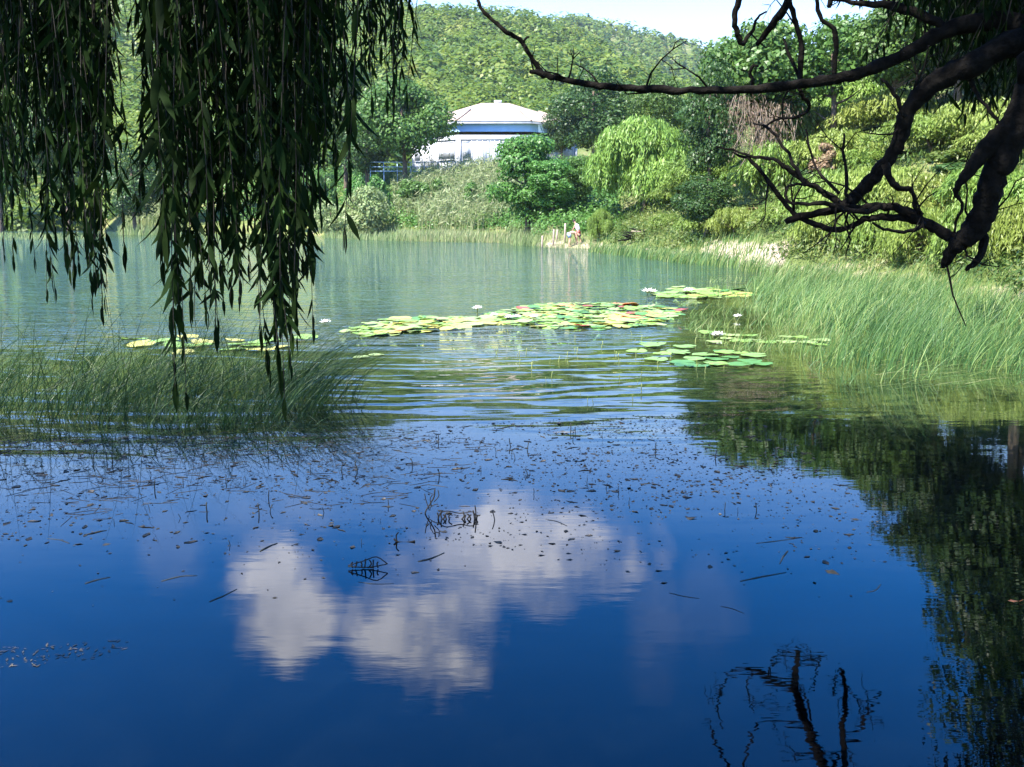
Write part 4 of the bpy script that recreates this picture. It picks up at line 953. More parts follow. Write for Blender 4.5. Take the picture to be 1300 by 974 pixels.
def make_twigs():
    y = W(540, 652)[1]; mb = MB(); px_tube(mb, [(539, 655), (541, 648), (546, 640), (551, 631), (552, 621)], y, .0045)
    for a in ([(545, 648), (541, 636), (539, 627)], [(548, 643), (546, 634), (549, 628)], [(551, 637), (557, 630), (556, 622)], [(545, 645), (551, 641), (556, 640)]): px_tube(mb, a, y, .003)
    o = mb.build('upright_twig', M['twig']); tag(o, 'branched dark twig standing upright left of the bent reed arch', 'twig')
    y = W(580, 659)[1]; mb = MB(); px_tube(mb, [(556, 661), (559, 652), (568, 649), (585, 652), (600, 650), (606, 660)], y, .0035)
    for x in (557, 560, 563, 567, 572, 587, 591, 594, 598, 601, 604): px_tube(mb, [(x + rng.uniform(-2, 2), 650 + rng.uniform(-2, 4)), (x + rng.uniform(-2.5, 2.5), 655), (x + rng.uniform(-2, 2), 660)], y, .0045)
    px_tube(mb, [(604, 661), (604, 650), (603, 642)], y, .004)
    o = mb.build('bent_reed_arch', M['twig']); tag(o, 'bent reed arch with a comb of short dark stems in the water', 'twig')
    y = W(470, 722)[1]; mb = MB(); 
    for a in ([(442, 718), (462, 712), (478, 707), (492, 716)], [(492, 716), (478, 719), (460, 721)], [(442, 719), (455, 720), (475, 721)]): px_tube(mb, a, y, .0032)
    for x in (448, 453, 458, 464, 469, 474, 480): px_tube(mb, [(x, 712 + rng.uniform(-3, 2)), (x + rng.uniform(-3, 3), 716), (x + rng.uniform(-3, 3), 721)], y, .004)
    o = mb.build('broken_reed', M['twig']); tag(o, 'broken reed skeleton lying on the cloud reflection', 'twig')
    y = W(520, 688)[1]; mb = MB(); px_tube(mb, [(500, 684), (505, 688), (515, 689), (527, 687)], y, .006); px_tube(mb, [(504, 688), (503, 680), (506, 676)], y, .004)
    o = mb.build('sunken_twig', M['twig']); tag(o, 'short curved twig just under the upright forked twig', 'twig')
    for (a, b, r, lab) in (((531, 713), (564, 702), .009, 'short straight stick floating below the bent reed arch'), ((266, 764), (301, 748), .007, 'slanting stick floating over the left cloud reflection'), ((108, 741), (140, 733), .007, 'bent stick floating on the left blue water'),
                           ((850, 753), (888, 760), .004, 'thin stick floating right of the cloud reflections'), ((205, 738), (250, 731), .006, 'dark stick floating near the left middle of the calm water'), ((940, 738), (998, 727), .007, 'dark stick in the loose debris at the right'),
                           ((455, 739), (500, 741), .004, 'thin floating stalk under the broken reed'), ((915, 770), (945, 779), .004, 'thin pale stalk floating right of centre'), ((1000, 700), (990, 716), .009, 'stubby dark stick above the right debris'), ((1118, 742), (1100, 752), .005, 'forked stick near the dark tree reflection'),
                           ((330, 700), (352, 690), .009, 'blackened stick among the left debris'), ((695, 660), (720, 668), .005, 'small stick at the edge of the cloud reflection'), ((960, 690), (1010, 684), .005, 'long thin stick crossing the right calm water'), ((88, 690), (60, 684), .005, 'thin stick in the debris at the left edge')):
        p, q = W(*a), W(*b); m = (p + q) / 2 + np.array([0, rng.uniform(-.03, .03), 0]); mb = MB(); mb.tube(smooth_path([p, m, q], 3), np.array([.8, 1, 1.1, 1, .9, .8, .6]) * r * .55, 6, jit=.2); o = mb.build('floating_stick', M['stub_dark']); tag(o, lab, 'stick', 'sticks floating on the calm water')
make_twigs()
def bit_mesh(k):
    r_ = np.random.default_rng(50 + k); mb = MB()
    if k < 4:
        n = 7; a = np.linspace(0, 2 * math.pi, n, endpoint=False); r = r_.uniform(.55, 1, n) * np.array([1, .5])[:, None] if False else r_.uniform(.55, 1, n)
        V = [(0, 0, .07)] + [(r[i] * math.cos(a[i]), .5 * r[i] * math.sin(a[i]), r_.uniform(.02, .10)) for i in range(n)]; V += [(x, y, -.05) for x, y, z in V[1:]]
        mb.add(V, [[1 + i, 1 + (i + 1) % n, 8 + (i + 1) % n, 8 + i] for i in range(n)][::-1], [[0, 1 + i, 1 + (i + 1) % n] for i in range(n)])
    else:
        p = [(-1, 0, .0), (-.3, r_.uniform(-.3, .3), .02), (.4, r_.uniform(-.3, .3), .02), (1, r_.uniform(-.2, .2), .0)]; mb.tube(p, [.03, .055, .05, .02], 5)
        if k == 5: mb.tube([(-.1, 0, .05), (.2, .5, .1)], [.06, .03], 4)
    return mb
debris_poly = [(-20, 560), (420, 548), (560, 540), (940, 520), (1130, 640), (1140, 700), (1120, 770), (860, 745), (640, 700), (560, 735), (280, 770), (40, 770), (-20, 760)]
def make_bits():
    meshes = []
    for k in range(7):
        for mt in ('debris', 'debris_pale'):
            o = bit_mesh(k).build('floating_bit', M[mt]); meshes.append(o.data); bpy.data.objects.remove(o)
    def pr(p):   # thinner towards the near side
        d = np.clip((p[:, 1] - 4.6) / 3.0, .05, 1); return rng.random(len(p)) < d ** 1.2
    p = scatter_px(900, debris_poly, dens=patchy(.55, lo=.12)); p = p[pr(p)]
    rest = MB(); sz = np.sort(rng.gamma(2.0, .008, len(p)) + .008)[::-1]; idx = rng.permutation(len(p)); 
    for i in range(len(p)):
        x, y = p[idx[i]]
        if i < 280:
            k = int(rng.integers(0, 7)) * 2 + (1 if rng.random() < .13 else 0); o = link('floating_bit', meshes[k]); s = min(sz[i], .042) * (1.5 if k >= 8 else 1)
            o.location = (x, y, .0008); o.scale = (s, s, s); o.rotation_euler = (0, 0, rng.uniform(0, 6.28)); tag(o, 'small dark scrap of leaf or stalk floating on the calm water', 'floating scrap', 'dark scraps floating on the calm water')
    q = scatter_px(12500, debris_poly, dens=patchy(.42, .3, 1.3, lo=.08)); q = q[pr(q)]; n = len(q)
    nor = np.tile([0, 0, 1.], (n, 1)) + rng.normal(0, .12, (n, 3))
    rest.leaves(np.column_stack([q, np.full(n, .0022)]), nor, np.where(rng.random(n) < .5, rng.gamma(2, .009, n), rng.gamma(2, .005, n)) + .005, .55, tint=rng.random(n))
    nl = 360; q2 = scatter_px(nl, [(-20, 556), (430, 546), (620, 560), (520, 640), (120, 660), (-20, 640)], dens=patchy(.5, .35, lo=.1))
    for x, y in q2:
        a = rng.normal(.15, .7); ln = rng.uniform(.04, .22); v = np.array([math.cos(a), math.sin(a), 0]) * ln
        rest.tube([np.array([x, y, 0]), np.array([x, y, .0006]) + v * .5 + [0, rng.normal(0, .01), 0], np.array([x, y, 0]) + v], .0022, 3, cap=False)
    o = rest.build('floating_debris', M['debris']); tag(o, 'fine dark weed specks and stalks scattered over the calm water', 'debris', kind='stuff')
    pale = MB(); q = scatter_px(110, [(0, 822), (60, 818), (172, 812), (165, 832), (60, 845), (0, 850)]); n = len(q)
    pale.leaves(np.column_stack([q, np.full(n, .002)]), np.tile([0, 0, 1.], (n, 1)) + rng.normal(0, .05, (n, 3)), rng.uniform(.01, .035, n), .3, tint=rng.random(n))
    o = pale.build('floating_weed', M['debris_pale']); tag(o, 'pale brownish weed drifting near the lower left corner', 'weed', kind='stuff')
    w = W(1286, 765); mb = MB(); mb.leaves(np.array([[0, 0, .008]]), np.array([[.1, -.2, 1.]]), .055, .4, along=np.array([[1, .1, 0]])); mb.tube([(.03, 0, .006), (.05, .005, .012)], .0015, 4)
    o = mb.build('fallen_leaf', M['orange_leaf']); o.location = (w[0], w[1], 0); tag(o, 'single orange leaf floating at the right edge', 'leaf')
make_bits()

# ------------------------------------------------------------------ near willows
def willow_leaves(mb, base, d, nor, ln, wd, m=0, tint=None, curl=.12):
    """slender folded leaf blades: 3 stations along a midrib"""
    n = len(base); d = d / np.linalg.norm(d, axis=1)[:, None]; nor = nor - d * np.sum(nor * d, 1)[:, None]; nor /= np.linalg.norm(nor, axis=1)[:, None] + 1e-9
    s = np.cross(d, nor); ln = ln[:, None]; wd = wd[:, None]
    def st(t, w, fold): c = base + d * ln * t + nor * ln * curl * (t * t - t); return c, c + s * wd * w - nor * wd * fold, c - s * wd * w - nor * wd * fold
    b0 = base; c1, l1, r1 = st(.30, .46, .12); c2, l2, r2 = st(.62, .42, .12); tip = base + d * ln + nor * 0
    V = np.stack([b0, l1, c1, r1, l2, c2, r2, tip], 1).reshape(-1, 3); k = np.arange(n)[:, None, None] * 8
    Q = (k + np.array([[1, 2, 5, 4], [2, 3, 6, 5]])[None]).reshape(-1, 4); T = (k + np.array([[0, 2, 1], [0, 3, 2], [4, 5, 7], [5, 6, 7]])[None]).reshape(-1, 3)
    ti = rng.random(n) if tint is None else tint
    mb.V.append(V); mb.Q.append(Q + mb.n); mb.qm.append(np.full(len(Q), m)); mb.qt.append(np.repeat(ti, 2)); mb.T.append(T + mb.n); mb.tm.append(np.full(len(T), m)); mb.tt.append(np.repeat(ti, 4)); mb.n += len(V)
def frond(mb, top, bot, leaf=.085, gap=.020, skip=0.0, wid=.15, side_tw=.25, start=0.):
    """a hanging willow shoot: thin stem with alternate drooping leaves"""
    top, bot = np.array(top), np.array(bot); Ln = np.linalg.norm(bot - top)
    t = np.linspace(0, 1, 9); a = rng.uniform(0, 6.28); amp = rng.uniform(.02, .075)
    pts = top + (bot - top) * t[:, None] + np.stack([np.sin(t * 4 + a) * amp, np.cos(t * 3 + a) * amp, 0 * t], 1) * (t * (1.3 - t))[:, None] * 2
    mb.tube(pts, np.linspace(.0028, .0009, 9), 4, m=1, cap=False)
    n = int(Ln / gap); tt = np.sort(rng.uniform(start, 1.0, n)); 
    if skip: tt = tt[rng.random(len(tt)) > skip * (1 - tt * .3)]
    n = len(tt)
    if n < 2: return
    b = np.stack([np.interp(tt, t, pts[:, k]) for k in range(3)], 1)
    ph = np.arange(n) * 2.4 + rng.normal(0, .5, n); out = np.stack([np.cos(ph), np.sin(ph), 0 * ph], 1)
    d = np.array([0, 0, -1.0]) + out * rng.uniform(.05, .95, n)[:, None] + rng.normal(0, .13, (n, 3)); end = tt > .97; d[end] = [0, 0, -1]
    nor = out + rng.normal(0, .5, (n, 3))
    ln = leaf * rng.uniform(.5, 1.35, n) * np.where(tt > .93, .8, 1)
    willow_leaves(mb, b, d, nor, ln, ln * wid * rng.uniform(.8, 1.25, n))
FR = []   # px0, px1, count, bottom rows, distances, leaf length
for spec in ((-40, 60, 24, 170, 300, 2.7, 3.6, .080), (-20, 60, 5, 260, 345, 2.9, 3.4, .075), (55, 128, 28, 250, 385, 2.6, 3.5, .085), (85, 135, 6, 330, 410, 2.7, 3.1, .080), (120, 165, 9, 60, 190, 2.7, 3.6, .080), (60, 140, 26, 60, 250, 2.9, 3.7, .085),
             (185, 245, 18, 130, 300, 2.6, 3.5, .085), (205, 262, 12, 330, 545, 2.45, 3.0, .095), (236, 330, 24, 240, 400, 2.5, 3.3, .095), (290, 400, 26, 260, 440, 2.5, 3.2, .095), (330, 400, 8, 400, 540, 2.45, 2.9, .095), (190, 420, 44, 60, 260, 2.8, 3.7, .085),
             (385, 432, 12, 130, 260, 2.7, 3.3, .085), (410, 470, 9, 30, 100, 2.9, 3.5, .075), (440, 505, 12, 60, 140, 2.8, 3.3, .075), (496, 516, 4, 120, 165, 2.8, 3.1, .070), (470, 515, 5, 10, 60, 2.9, 3.4, .07), (150, 200, 6, 40, 95, 3.0, 3.6, .08)):
    x0, x1, c, b0, b1, d0, d1, lf = spec; lf *= .86; cs = rng.uniform(x0, x1, max(2, c // 4))
    for k in range(c): FR.append((float(rng.choice(cs) + rng.normal(0, 7)), rng.uniform(b0, b1), rng.uniform(d0, d1), lf))
for spec in ((-40, 60, 22, 20, 200, 2.9, 3.9, .085), (45, 135, 40, 20, 210, 2.8, 3.9, .085), (198, 420, 64, 10, 210, 2.8, 3.9, .085), (250, 400, 20, 150, 300, 2.7, 3.5, .09)):
    x0, x1, c, b0, b1, d0, d1, lf = spec; lf *= .86; cs = rng.uniform(x0, x1, max(2, c // 4))
    for k in range(c): FR.append((float(rng.choice(cs) + rng.normal(0, 7)), rng.uniform(b0, b1), rng.uniform(d0, d1), lf))
FR += [(232, 300, 2.5, .12), (436, 318, 2.6, .09), (186, 335, 2.5, .105)]
def make_left_willow():
    t = empty('hanging_willow', (-4.4, -2.2, .2), 'dark willow whose fronds hang down the left side over the water', 'tree')
    off = np.array([-4.4, -2.2, .2])
    def bld(mb, name, mats, parent=t, **kw): return mb.build(name, mats, parent, loc=off, **kw)
    mb = MB(); mb.tube(smooth_path([(-4.4, -2.2, -.2), (-4.35, -2.1, 1.0), (-4.1, -1.7, 2.4), (-3.6, -1.0, 3.7), (-3.0, -.2, 4.9), (-2.4, .2, 6.3), (-2.0, .4, 7.6)], 5), np.linspace(.36, .10, 31), 14, jit=.06)
    bld(mb, 'trunk', M['bark'], smooth=True)
    limbs = [[(-3.8, -1.2, 3.3), (-3.2, .6, 4.1), (-2.4, 2.2, 4.35), (-1.6, 3.3, 4.2), (-.6, 3.7, 4.0), (-.2, 3.7, 3.9)], [(-3.5, -.8, 3.8), (-3.3, 1.2, 4.4), (-3.0, 2.6, 4.3), (-2.4, 3.6, 4.1)], [(-3.9, -1.4, 3.1), (-4.3, .4, 3.9), (-3.8, 2.0, 4.2), (-3.1, 3.3, 4.1)], [(-2.8, -.1, 5.2), (-1.2, .8, 6.2), (.4, 1.8, 6.6), (2.0, 2.4, 6.4)], [(-3.0, -.2, 4.9), (-4.6, .9, 6.0), (-6.0, 1.6, 6.6)]]
    for l in limbs:
        q = smooth_path(l, 5); mb = MB(); mb.tube(q, np.linspace(.11, .022, len(q)), 9, jit=.08)
        for k in range(7):
            i = rng.integers(len(q) // 4, len(q)); e = q[i] + np.array([rng.normal(0, .5), rng.normal(0, .5), rng.uniform(-.05, .5)]); mb.tube([q[i], (q[i] + e) / 2 + [0, 0, .08], e], [.02, .014, .006], 5)
        bld(mb, 'limb', M['bark'], smooth=True)
    fr = sorted([f for f in FR if not (148 < f[0] < 192 and f[3] < .1 and (f[1] > 45) and rng.random() < .85)], key=lambda f: -f[1]); rest = MB()
    for i, (px, pb, d, lf) in enumerate(fr):
        bot = P(px, pb, d); tp = P(px + rng.uniform(-14, 14), 0, d); top = np.array([tp[0] + rng.normal(0, .06), d + rng.uniform(-.1, .15), 3.95 + rng.uniform(-.1, .35)])
        mb = MB() if i < 99 else rest
        low = pb > 300
        k_gap = .0205 if not low else .022
        frond(mb, top, bot, lf, k_gap, skip=.12, wid=.155 if not low else .175)
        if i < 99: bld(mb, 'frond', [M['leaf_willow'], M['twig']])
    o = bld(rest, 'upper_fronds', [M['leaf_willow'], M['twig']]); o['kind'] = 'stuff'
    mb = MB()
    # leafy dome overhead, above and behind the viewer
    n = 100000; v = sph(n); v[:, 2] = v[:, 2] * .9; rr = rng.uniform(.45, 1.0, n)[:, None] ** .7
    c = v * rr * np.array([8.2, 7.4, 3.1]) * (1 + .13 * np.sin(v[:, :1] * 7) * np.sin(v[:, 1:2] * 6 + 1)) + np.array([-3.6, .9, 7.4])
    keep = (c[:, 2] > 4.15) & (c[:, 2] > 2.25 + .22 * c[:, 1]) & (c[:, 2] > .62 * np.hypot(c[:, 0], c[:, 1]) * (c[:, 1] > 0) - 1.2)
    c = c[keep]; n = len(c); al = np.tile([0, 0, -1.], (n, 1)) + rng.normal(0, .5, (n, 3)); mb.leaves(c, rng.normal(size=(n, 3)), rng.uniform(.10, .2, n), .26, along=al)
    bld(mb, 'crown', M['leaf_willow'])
make_left_willow()

def crooked(p, d, ln, r, out, depth=0, bend=.35):
    """a crooked bare twig and its side twigs, as tubes"""
    n = max(3, int(ln / .07)); pts = [np.array(p)]; d = np.array(d, float); d /= np.linalg.norm(d)
    for i in range(n):
        d = d + rng.normal(0, bend, 3) * np.array([1, .5, 1]) + np.array([0, 0, .02]); d /= np.linalg.norm(d); pts.append(pts[-1] + d * ln / n)
    out.append((np.array(pts), np.linspace(r, r * .35, n + 1)))
    if depth < 2:
        for k in range(rng.integers(1, 4)):
            i = rng.integers(1, n); e = d + rng.normal(0, .9, 3) * np.array([1, .5, 1]); crooked(pts[i], e, ln * rng.uniform(.3, .6), r * .5, out, depth + 1, bend)
def make_right_willow():
    off = np.array([3.9, 1.9, .1]); t = empty('leaning_willow', off, 'dark leaning willow with crooked bare boughs at the right', 'tree')
    def bld(mb, name, mats, parent=t, **kw): return mb.build(name, mats, parent, loc=off, **kw)
    mb = MB(); q = smooth_path([(3.9, 1.9, -.25), (3.95, 2.0, .8), (3.85, 2.4, 1.9), (3.6, 2.9, 3.0), (3.4, 3.3, 4.0), (3.5, 3.4, 5.5), (3.3, 3.2, 7.0)], 5); mb.tube(q, np.linspace(.34, .10, len(q)), 14, jit=.07); bld(mb, 'trunk', M['bark'], smooth=True)
    k_ = 1 / FPX
    B = [  # rows of (px, py, width px), distance start, end, points leading back to the trunk
        ([(1325, 24, 24), (1290, 27, 23), (1255, 28, 22), (1215, 34, 20), (1185, 47, 18), (1160, 62, 17), (1130, 78, 15), (1100, 90, 15), (1070, 98, 14), (1040, 104, 12.5), (1005, 108, 12), (960, 113, 11), (930, 114, 10), (900, 115, 10), (865, 115, 9), (830, 113, 9), (800, 112, 8.5), (770, 110, 8), (745, 106, 8), (720, 101, 7.5), (700, 97, 7), (686, 93, 8), (673, 91, 4)], 4.3, 5.0, [(3.5, 3.1, 3.3), (3.05, 3.9, 3.15)], 8),
        ([(1330, 40, 34), (1290, 52, 32), (1262, 66, 30), (1235, 82, 28), (1212, 92, 27), (1190, 104, 25), (1170, 119, 23), (1155, 138, 21), (1148, 157, 19), (1143, 175, 18), (1136, 191, 17), (1125, 206, 17), (1110, 224, 17), (1092, 243, 16), (1078, 257, 15), (1062, 265, 12), (1040, 270, 9), (1015, 276, 9), (996, 281, 8)], 4.2, 4.6, [(3.5, 3.1, 3.4), (3.1, 3.8, 3.2)], 6),
        ([(1345, 60, 44), (1318, 100, 42), (1300, 136, 40), (1288, 172, 36), (1275, 200, 32), (1263, 222, 31), (1256, 245, 30), (1250, 266, 30), (1241, 285, 30), (1229, 300, 27), (1217, 308, 22), (1209, 318, 17), (1201, 333, 12), (1197, 339, 5)], 4.0, 4.3, [(3.55, 3.0, 3.2), (3.1, 3.7, 3.0)], 4),
        ([(1243, 288, 12), (1250, 303, 11), (1248, 320, 10), (1238, 333, 9), (1226, 344, 4)], 4.25, 4.25, None, 0),
        ([(1296, 146, 26), (1283, 158, 25), (1270, 170, 24), (1256, 185, 24), (1245, 198, 21), (1234, 213, 17), (1224, 225, 13), (1216, 237, 9), (1213, 245, 6), (1220, 255, 4), (1222, 265, 4), (1215, 277, 3.5), (1211, 295, 3)], 4.05, 4.2, None, 0),
        ([(1222, 306, 17), (1205, 300, 15), (1190, 291, 14), (1175, 283, 13), (1160, 274, 12), (1145, 267, 11), (1130, 263, 10), (1112, 262, 9.5), (1095, 264, 9), (1078, 263, 9), (1062, 256, 8.5), (1048, 247, 8), (1035, 239, 7), (1022, 231, 6.5), (1008, 220, 6), (995, 210, 5.5), (982, 203, 4.5), (965, 200, 4), (945, 196, 3), (925, 190, 2.5), (908, 186, 1.5)], 4.3, 4.7, None, 7),
        ([(1165, 281, 9), (1148, 277, 9), (1125, 275, 8.5), (1108, 277, 8), (1096, 279, 8), (1083, 287, 7), (1066, 292, 7), (1048, 289, 7), (1030, 283, 7), (1013, 275, 7), (1000, 262, 6), (985, 245, 5.5), (970, 225, 5), (955, 205, 4.5), (940, 198, 3), (931, 193, 2)], 4.4, 4.7, None, 6),
        ([(1124, 208, 10), (1128, 225, 9), (1137, 236, 8), (1150, 240, 7), (1158, 243, 6), (1161, 255, 5), (1163, 266, 4), (1172, 273, 3)], 4.3, 4.3, None, 2),
        ([(1120, 262, 7), (1100, 268, 7), (1080, 268, 6), (1060, 262, 6), (1040, 258, 5), (1020, 259, 4.5), (1003, 258, 4), (998, 248, 4), (1000, 238, 4), (1012, 234, 3.5), (1030, 236, 3)], 4.35, 4.5, None, 3),
        ([(1175, 284, 6), (1160, 292, 5), (1140, 294, 4), (1122, 291, 3.5), (1108, 282, 3)], 4.3, 4.2, None, 0),
        ([(1014, 105, 7), (1017, 85, 6.5), (1018, 60, 6.5), (1013, 38, 6), (1006, 14, 6), (1000, -8, 6), (996, -40, 6)], 4.75, 4.75, None, 1),
        ([(1016, 100, 4), (1008, 82, 4), (1000, 66, 3.5), (995, 48, 3)], 4.75, 4.85, None, 0),
        ([(1060, 98, 6), (1060, 75, 6), (1061, 42, 6), (1050, 30, 5), (1041, 20, 5), (1035, -5, 5), (1030, -40, 5)], 4.6, 4.6, None, 0),
        ([(956, 108, 5), (954, 96, 4.5), (953, 86, 4), (963, 83, 3)], 4.85, 4.8, None, 0),
        ([(1004, -10, 10), (996, 10, 10), (985, 25, 9), (972, 42, 7.5), (962, 56, 5)], 4.75, 4.9, None, 0),
        ([(942, -25, 6), (938, 0, 7), (933, 20, 7), (934, 38, 7), (941, 54, 6.5), (948, 50, 5), (955, 38, 4), (962, 22, 3), (972, 14, 2)], 5.0, 5.1, None, 1),
        ([(690, 96, 7), (680, 82, 6), (670, 66, 5.5), (663, 53, 5.5), (652, 46, 5), (640, 38, 5), (625, 26, 4.5), (612, 12, 4.5), (607, 0, 4.5), (604, -20, 4), (590, -45, 4)], 5.0, 5.1, None, 0),
        ([(664, 54, 3), (668, 49, 2.5), (673, 46, 2)], 5.0, 5.0, None, 0),
        ([(1205, 40, 13), (1180, 22, 12), (1150, 12, 11), (1120, 6, 10), (1090, 4, 6), (1060, -2, 5), (1030, -14, 5)], 4.4, 4.6, None, 3),
        ([(1150, 150, 5), (1138, 125, 5), (1128, 108, 4), (1118, 100, 3)], 4.3, 4.3, None, 0),
        ([(1230, 100, 6), (1238, 115, 5), (1248, 130, 4.5), (1262, 148, 4), (1272, 158, 3.5)], 4.3, 4.1, None, 0),
        ([(1022, 235, 5), (1012, 215, 4.5), (1000, 195, 4), (985, 172, 4), (972, 160, 3.5), (955, 158, 2)], 4.5, 4.8, None, 1),
        ([(1015, 112, 5), (1020, 125, 4.5), (1028, 132, 4), (1020, 146, 4), (1000, 150, 3.5), (985, 152, 3), (965, 164, 2)], 4.75, 4.85, None, 1),
        ([(1080, 258, 5), (1074, 240, 4.5), (1074, 215, 4), (1070, 190, 3.5), (1072, 170, 2.5)], 4.4, 4.5, None, 2),
        ([(1065, 245, 4), (1048, 228, 3.5), (1035, 212, 3), (1028, 185, 2.5), (1024, 165, 2)], 4.4, 4.6, None, 2)]
    for (rows, d0, d1, lead, ntw) in B:
        a = np.array(rows, float); n = len(a); d = np.linspace(d0, d1, n); pts = [P(a[i, 0], a[i, 1], d[i]) for i in range(n)]
        rad = [a[i, 2] * k_ * d[i] / 2 for i in range(n)]
        if lead: pts = [np.array(l) for l in lead] + pts; rad = [rad[0] * 1.35, rad[0] * 1.1] + rad
        Z = smooth_path(np.column_stack([pts, rad]), 3); mb = MB()
        Z[:, :3] += rng.normal(0, .0025, (len(Z), 3)); Z[:, 3] *= rng.uniform(.9, 1.12, len(Z))
        mb.tube(Z[:, :3], np.maximum(Z[:, 3], .0015), 10, jit=.10)
        if ntw:
            lst = []; m0 = 9 if lead else 3
            for k in range(ntw):
                i = rng.integers(m0 + (18 if lead else 0), len(Z) - 1); i = min(i, len(Z) - 2); crooked(Z[i, :3], (rng.normal(-.2, .6), rng.normal(0, .3), rng.choice([-.7, 1.0, 1.0])), rng.uniform(.12, .34), max(.0025, min(.006, Z[i, 3] * .45)), lst)
            for q, r in lst: mb.tube(q, r, 5, jit=.1)
        bld(mb, 'bough', M['bark'], smooth=True)
    # leafy shoots hanging among the boughs, top right
    specs = ((1180, 1340, 60, -10, 95, 4.6, 5.8, .10), (1225, 1335, 56, 20, 150, 4.2, 5.3, .10), (1180, 1300, 30, 0, 75, 4.3, 5.2, .10), (1120, 1215, 24, -5, 48, 4.4, 5.3, .10), (1060, 1150, 9, -8, 30, 4.5, 5.2, .09), (1150, 1235, 12, 90, 165, 4.4, 5.2, .09), (1245, 1330, 14, 120, 190, 4.6, 5.4, .09), (1100, 1170, 7, 60, 120, 4.5, 5.2, .08))
    i = 0; rest = MB()
    for (x0, x1, c, b0, b1, d0, d1, lf) in specs:
        for k in range(c):
            px, pb, d = rng.uniform(x0, x1), rng.uniform(b0, b1), rng.uniform(d0, d1); bot = P(px, pb, d)
            tp = P(px + rng.uniform(10, 60), min(-60, pb - 90), d) if b1 > 60 and b0 < 55 or b1 <= 60 else P(px + rng.uniform(10, 50), pb - rng.uniform(60, 130), d)
            mb = MB() if i < 99 else rest
            frond(mb, tp, bot, lf, .024, skip=.1, wid=.13)
            if i < 99: bld(mb, 'frond', [M['leaf_willow'], M['twig']])
            i += 1
    if rest.n: o = bld(rest, 'upper_fronds', [M['leaf_willow'], M['twig']]); o['kind'] = 'stuff'
    mb = MB(); n = 42000; v = sph(n); rr = rng.uniform(.4, 1.0, n)[:, None] ** .7
    c = v * rr * np.array([4.8, 4.2, 2.8]) * (1 + .15 * np.sin(v[:, :1] * 8) * np.sin(v[:, 1:2] * 7 + 1)) + np.array([3.4, 2.4, 7.0])
    keep = (c[:, 2] > 4.0) & (c[:, 2] > 2.4 + .24 * c[:, 1]); c = c[keep]; n = len(c)
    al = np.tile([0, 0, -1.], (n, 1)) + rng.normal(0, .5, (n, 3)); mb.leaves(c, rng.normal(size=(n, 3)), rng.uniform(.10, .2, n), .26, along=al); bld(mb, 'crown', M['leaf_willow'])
make_right_willow()

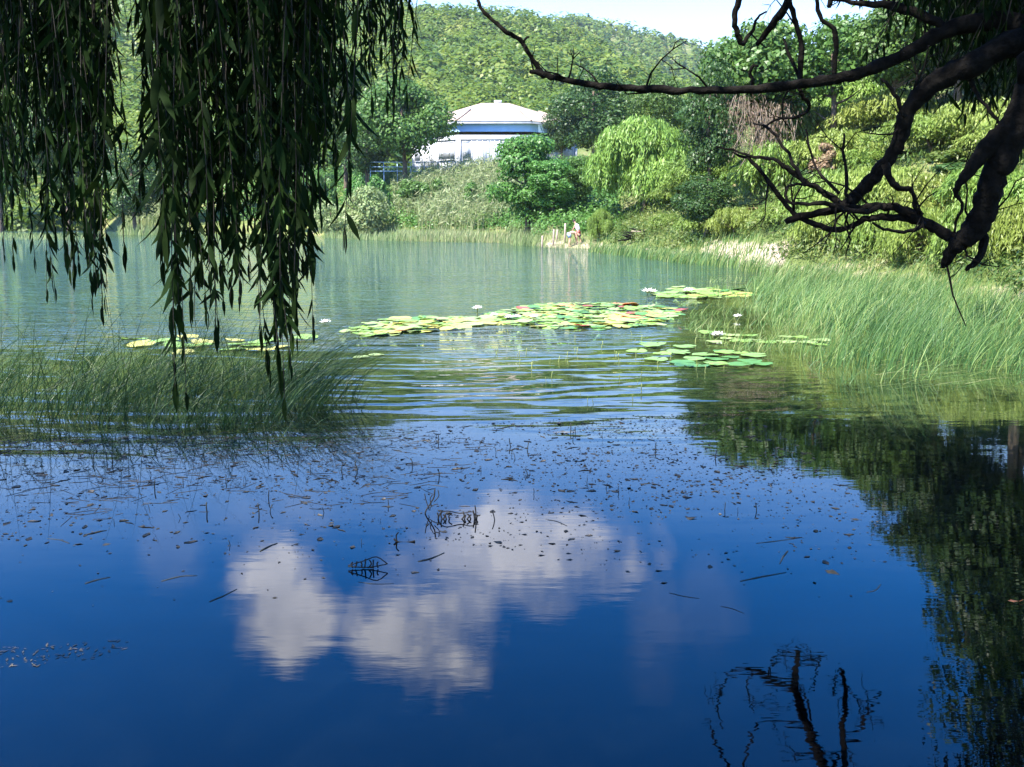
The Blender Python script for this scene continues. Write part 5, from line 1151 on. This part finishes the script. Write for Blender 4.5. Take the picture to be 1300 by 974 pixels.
def make_bank_willow():
    # stands on the right bank out of the frame; seen mirrored in the near water with one bare bough
    bx, by = 9.6, 12.5; off = np.array([bx, by, float(terr(bx, by))]); t = empty('bank_willow', off, 'willow on the right bank, seen mirrored with a bare hanging bough', 'tree')
    def bld(mb, name, mats, **kw): return mb.build(name, mats, t, loc=off, **kw)
    mb = MB(); q = smooth_path([(bx, by, off[2] - .4), (bx - .1, by, 2.5), (bx - .6, by + .1, 5), (bx - 1.0, by + .2, 7.2), (bx - 1.3, by + .3, 9.2)], 4); mb.tube(q, np.linspace(.3, .1, len(q)), 10, jit=.06); bld(mb, 'trunk', M['bark'], smooth=True)
    D = 14.2
    paths = [([(1062, 1010, 20), (1050, 985, 19), (1040, 960, 18), (1032, 940, 17), (1022, 915, 16), (1014, 890, 16), (1009, 872, 15), (1009, 855, 11), (1013, 838, 9), (1012, 826, 7)], [(bx - 1.0, by + .2, 8.6), (7.2, 13.2, 11.6)]),
             ([(1008, 872, 12), (990, 866, 11), (975, 861, 10), (958, 852, 9), (940, 851, 6), (930, 854, 4)], None), ([(930, 852, 4), (922, 862, 3.5), (915, 880, 3), (911, 900, 2.5), (918, 925, 2)], None), ([(958, 853, 4), (948, 865, 3), (950, 885, 2.5), (958, 905, 2)], None),
             ([(1012, 832, 5), (995, 834, 4), (980, 842, 3.5), (975, 858, 2.5)], None), ([(1013, 833, 5), (1030, 840, 4), (1042, 834, 4), (1050, 838, 3)], None), ([(1043, 835, 3.5), (1037, 850, 3), (1033, 870, 2.5)], None),
             ([(1060, 1010, 14), (1072, 975, 12), (1070, 943, 11), (1069, 925, 10), (1073, 900, 9), (1074, 880, 8), (1070, 858, 7), (1066, 848, 6)], None), ([(1072, 934, 8), (1088, 930, 7), (1096, 920, 7), (1098, 908, 6), (1108, 895, 5), (1119, 882, 4)], None),
             ([(1068, 852, 3), (1060, 865, 2.5), (1057, 885, 2)], None), ([(1076, 870, 3), (1085, 885, 2.5), (1093, 903, 2.5)], None), ([(1018, 925, 6), (1000, 918, 6), (985, 914, 5), (966, 916, 5), (958, 930, 4), (950, 948, 4), (944, 975, 3.5), (940, 1010, 3)], None), ([(900, 925, 3), (908, 940, 4), (918, 960, 5), (930, 985, 5), (950, 1015, 6)], None),
             ([(1016, 872, 4), (1026, 895, 4), (1030, 915, 3.5)], None), ([(1052, 990, 8), (1062, 965, 6), (1070, 950, 4)], None), ([(1040, 962, 5), (1025, 960, 3.5), (1010, 965, 2.5)], None)]
    for rows, lead in paths:
        a = np.array(rows, float); pts = [Rf(r[0], r[1], D + .35 * math.sin(i * 1.3)) for i, r in enumerate(a)]; rad = [r[2] / FPX * D / 2 * .78 for r in a]
        if lead: pts = [np.array(l) for l in lead] + pts; rad = [rad[0] * 1.4, rad[0] * 1.15] + rad
        Z = smooth_path(np.column_stack([pts, rad]), 3); mb = MB(); mb.tube(Z[:, :3], np.maximum(Z[:, 3], .008), 8, jit=.12)
        lst = []
        for k in range(2):
            i = rng.integers(1, len(Z) - 1); crooked(Z[i, :3], rng.normal(size=3) * [1, .5, 1], rng.uniform(.3, .7), .012, lst)
        for q, r in lst: mb.tube(q, r, 4)
        bld(mb, 'bare_bough', M['bark'], smooth=True)
    mb = MB()
    n = 24000; v = sph(n); rr = rng.uniform(.35, 1.0, n)[:, None] ** .7
    c = v * rr * np.array([3.6, 3.4, 3.2]) * (1 + .2 * np.sin(v[:, :1] * 8) * np.sin(v[:, 1:2] * 7 + 1)) + np.array([bx - .6, by + .4, 9.0]); c[:, 2] -= rng.random(n) ** 3 * 1.6
    az = np.degrees(np.arctan2(c[:, 0], c[:, 1])); keep = (c[:, 2] > 2.1 + .21 * np.hypot(c[:, 0], c[:, 1])) & (az > 23.0 + 1.5 * np.sin(c[:, 2] * 2) - rng.random(n) ** 3 * 5); c = c[keep]; n = len(c)
    al = np.tile([0, 0, -1.], (n, 1)) + rng.normal(0, .4, (n, 3)); mb.leaves(c, rng.normal(size=(n, 3)), rng.uniform(.14, .26, n), .26, along=al); bld(mb, 'crown', M['leaf_willow'])
make_bank_willow()
def make_bank_tree():
    bx, by = 13.4, 18.6; off = np.array([bx, by, float(terr(bx, by))]); t = empty('bank_tree', off, 'dark leafy tree on the right bank, mirrored in the lower right corner', 'tree')
    mb = MB(); q = smooth_path([(bx, by, off[2] - .4), (bx - .2, by, 4), (bx - .9, by + .1, 7), (bx - 1.3, by + .2, 11)], 4); mb.tube(q, np.linspace(.32, .1, len(q)), 10, jit=.06)
    for k in range(9):
        i = rng.integers(len(q) // 3, len(q)); e = q[i] + np.array([rng.normal(0, 2.2), rng.normal(0, 2), rng.uniform(.3, 2)]); mb.tube(smooth_path([q[i], (q[i] + e) / 2 + rng.normal(0, .2, 3), e], 3), np.linspace(.1, .02, 7), 6)
    mb.build('trunk', M['bark'], t, loc=off, smooth=True)
    mb = MB(); nl = 60; d = sph(nl); lc = d * rng.uniform(.3, .9, (nl, 1)) * np.array([4.3, 4.0, 4.2]) + np.array([bx - 1.2, by, 10.6])
    for c0 in lc:
        n = 420; v = sph(n); c = c0 + v * (rng.uniform(.8, 1.5) * rng.uniform(.4, 1, n) ** .5)[:, None]; c[:, 2] -= rng.random(n) ** 4 * 1.3
        az = np.degrees(np.arctan2(c[:, 0], c[:, 1])); c = c[(c[:, 2] > 2.0 + .205 * c[:, 1]) & (az > 22.8)]; n = len(c)
        if n: mb.leaves(c, v[:n] + rng.normal(0, .6, (n, 3)), rng.uniform(.16, .3, n), .32, along=np.tile([0, 0, -1.], (n, 1)) + rng.normal(0, .5, (n, 3)))
    mb.build('crown', M['leaf_dark'], t, loc=off)
make_bank_tree()

# ------------------------------------------------------------------ summer haze over the lake and hills
def make_haze():
    V = [(x, y, z) for z in (-3.0, 190.0) for y in (-1350., 1350.) for x in (-1350., 1350.)]
    F = np.array([[0, 2, 3, 1], [4, 5, 7, 6], [0, 1, 5, 4], [2, 6, 7, 3], [0, 4, 6, 2], [1, 3, 7, 5]])
    m, nt, out = mat('haze'); v = N(nt, 'ShaderNodeVolumePrincipled', in_Density=HAZE, in_Anisotropy=.35); v.inputs['Color'].default_value = (.82, .90, 1.0, 1)
    L(nt, v.outputs[0], out.inputs['Volume']); o = build('haze', V, F, m); tag(o, kind='stuff')
if HAZE: make_haze()
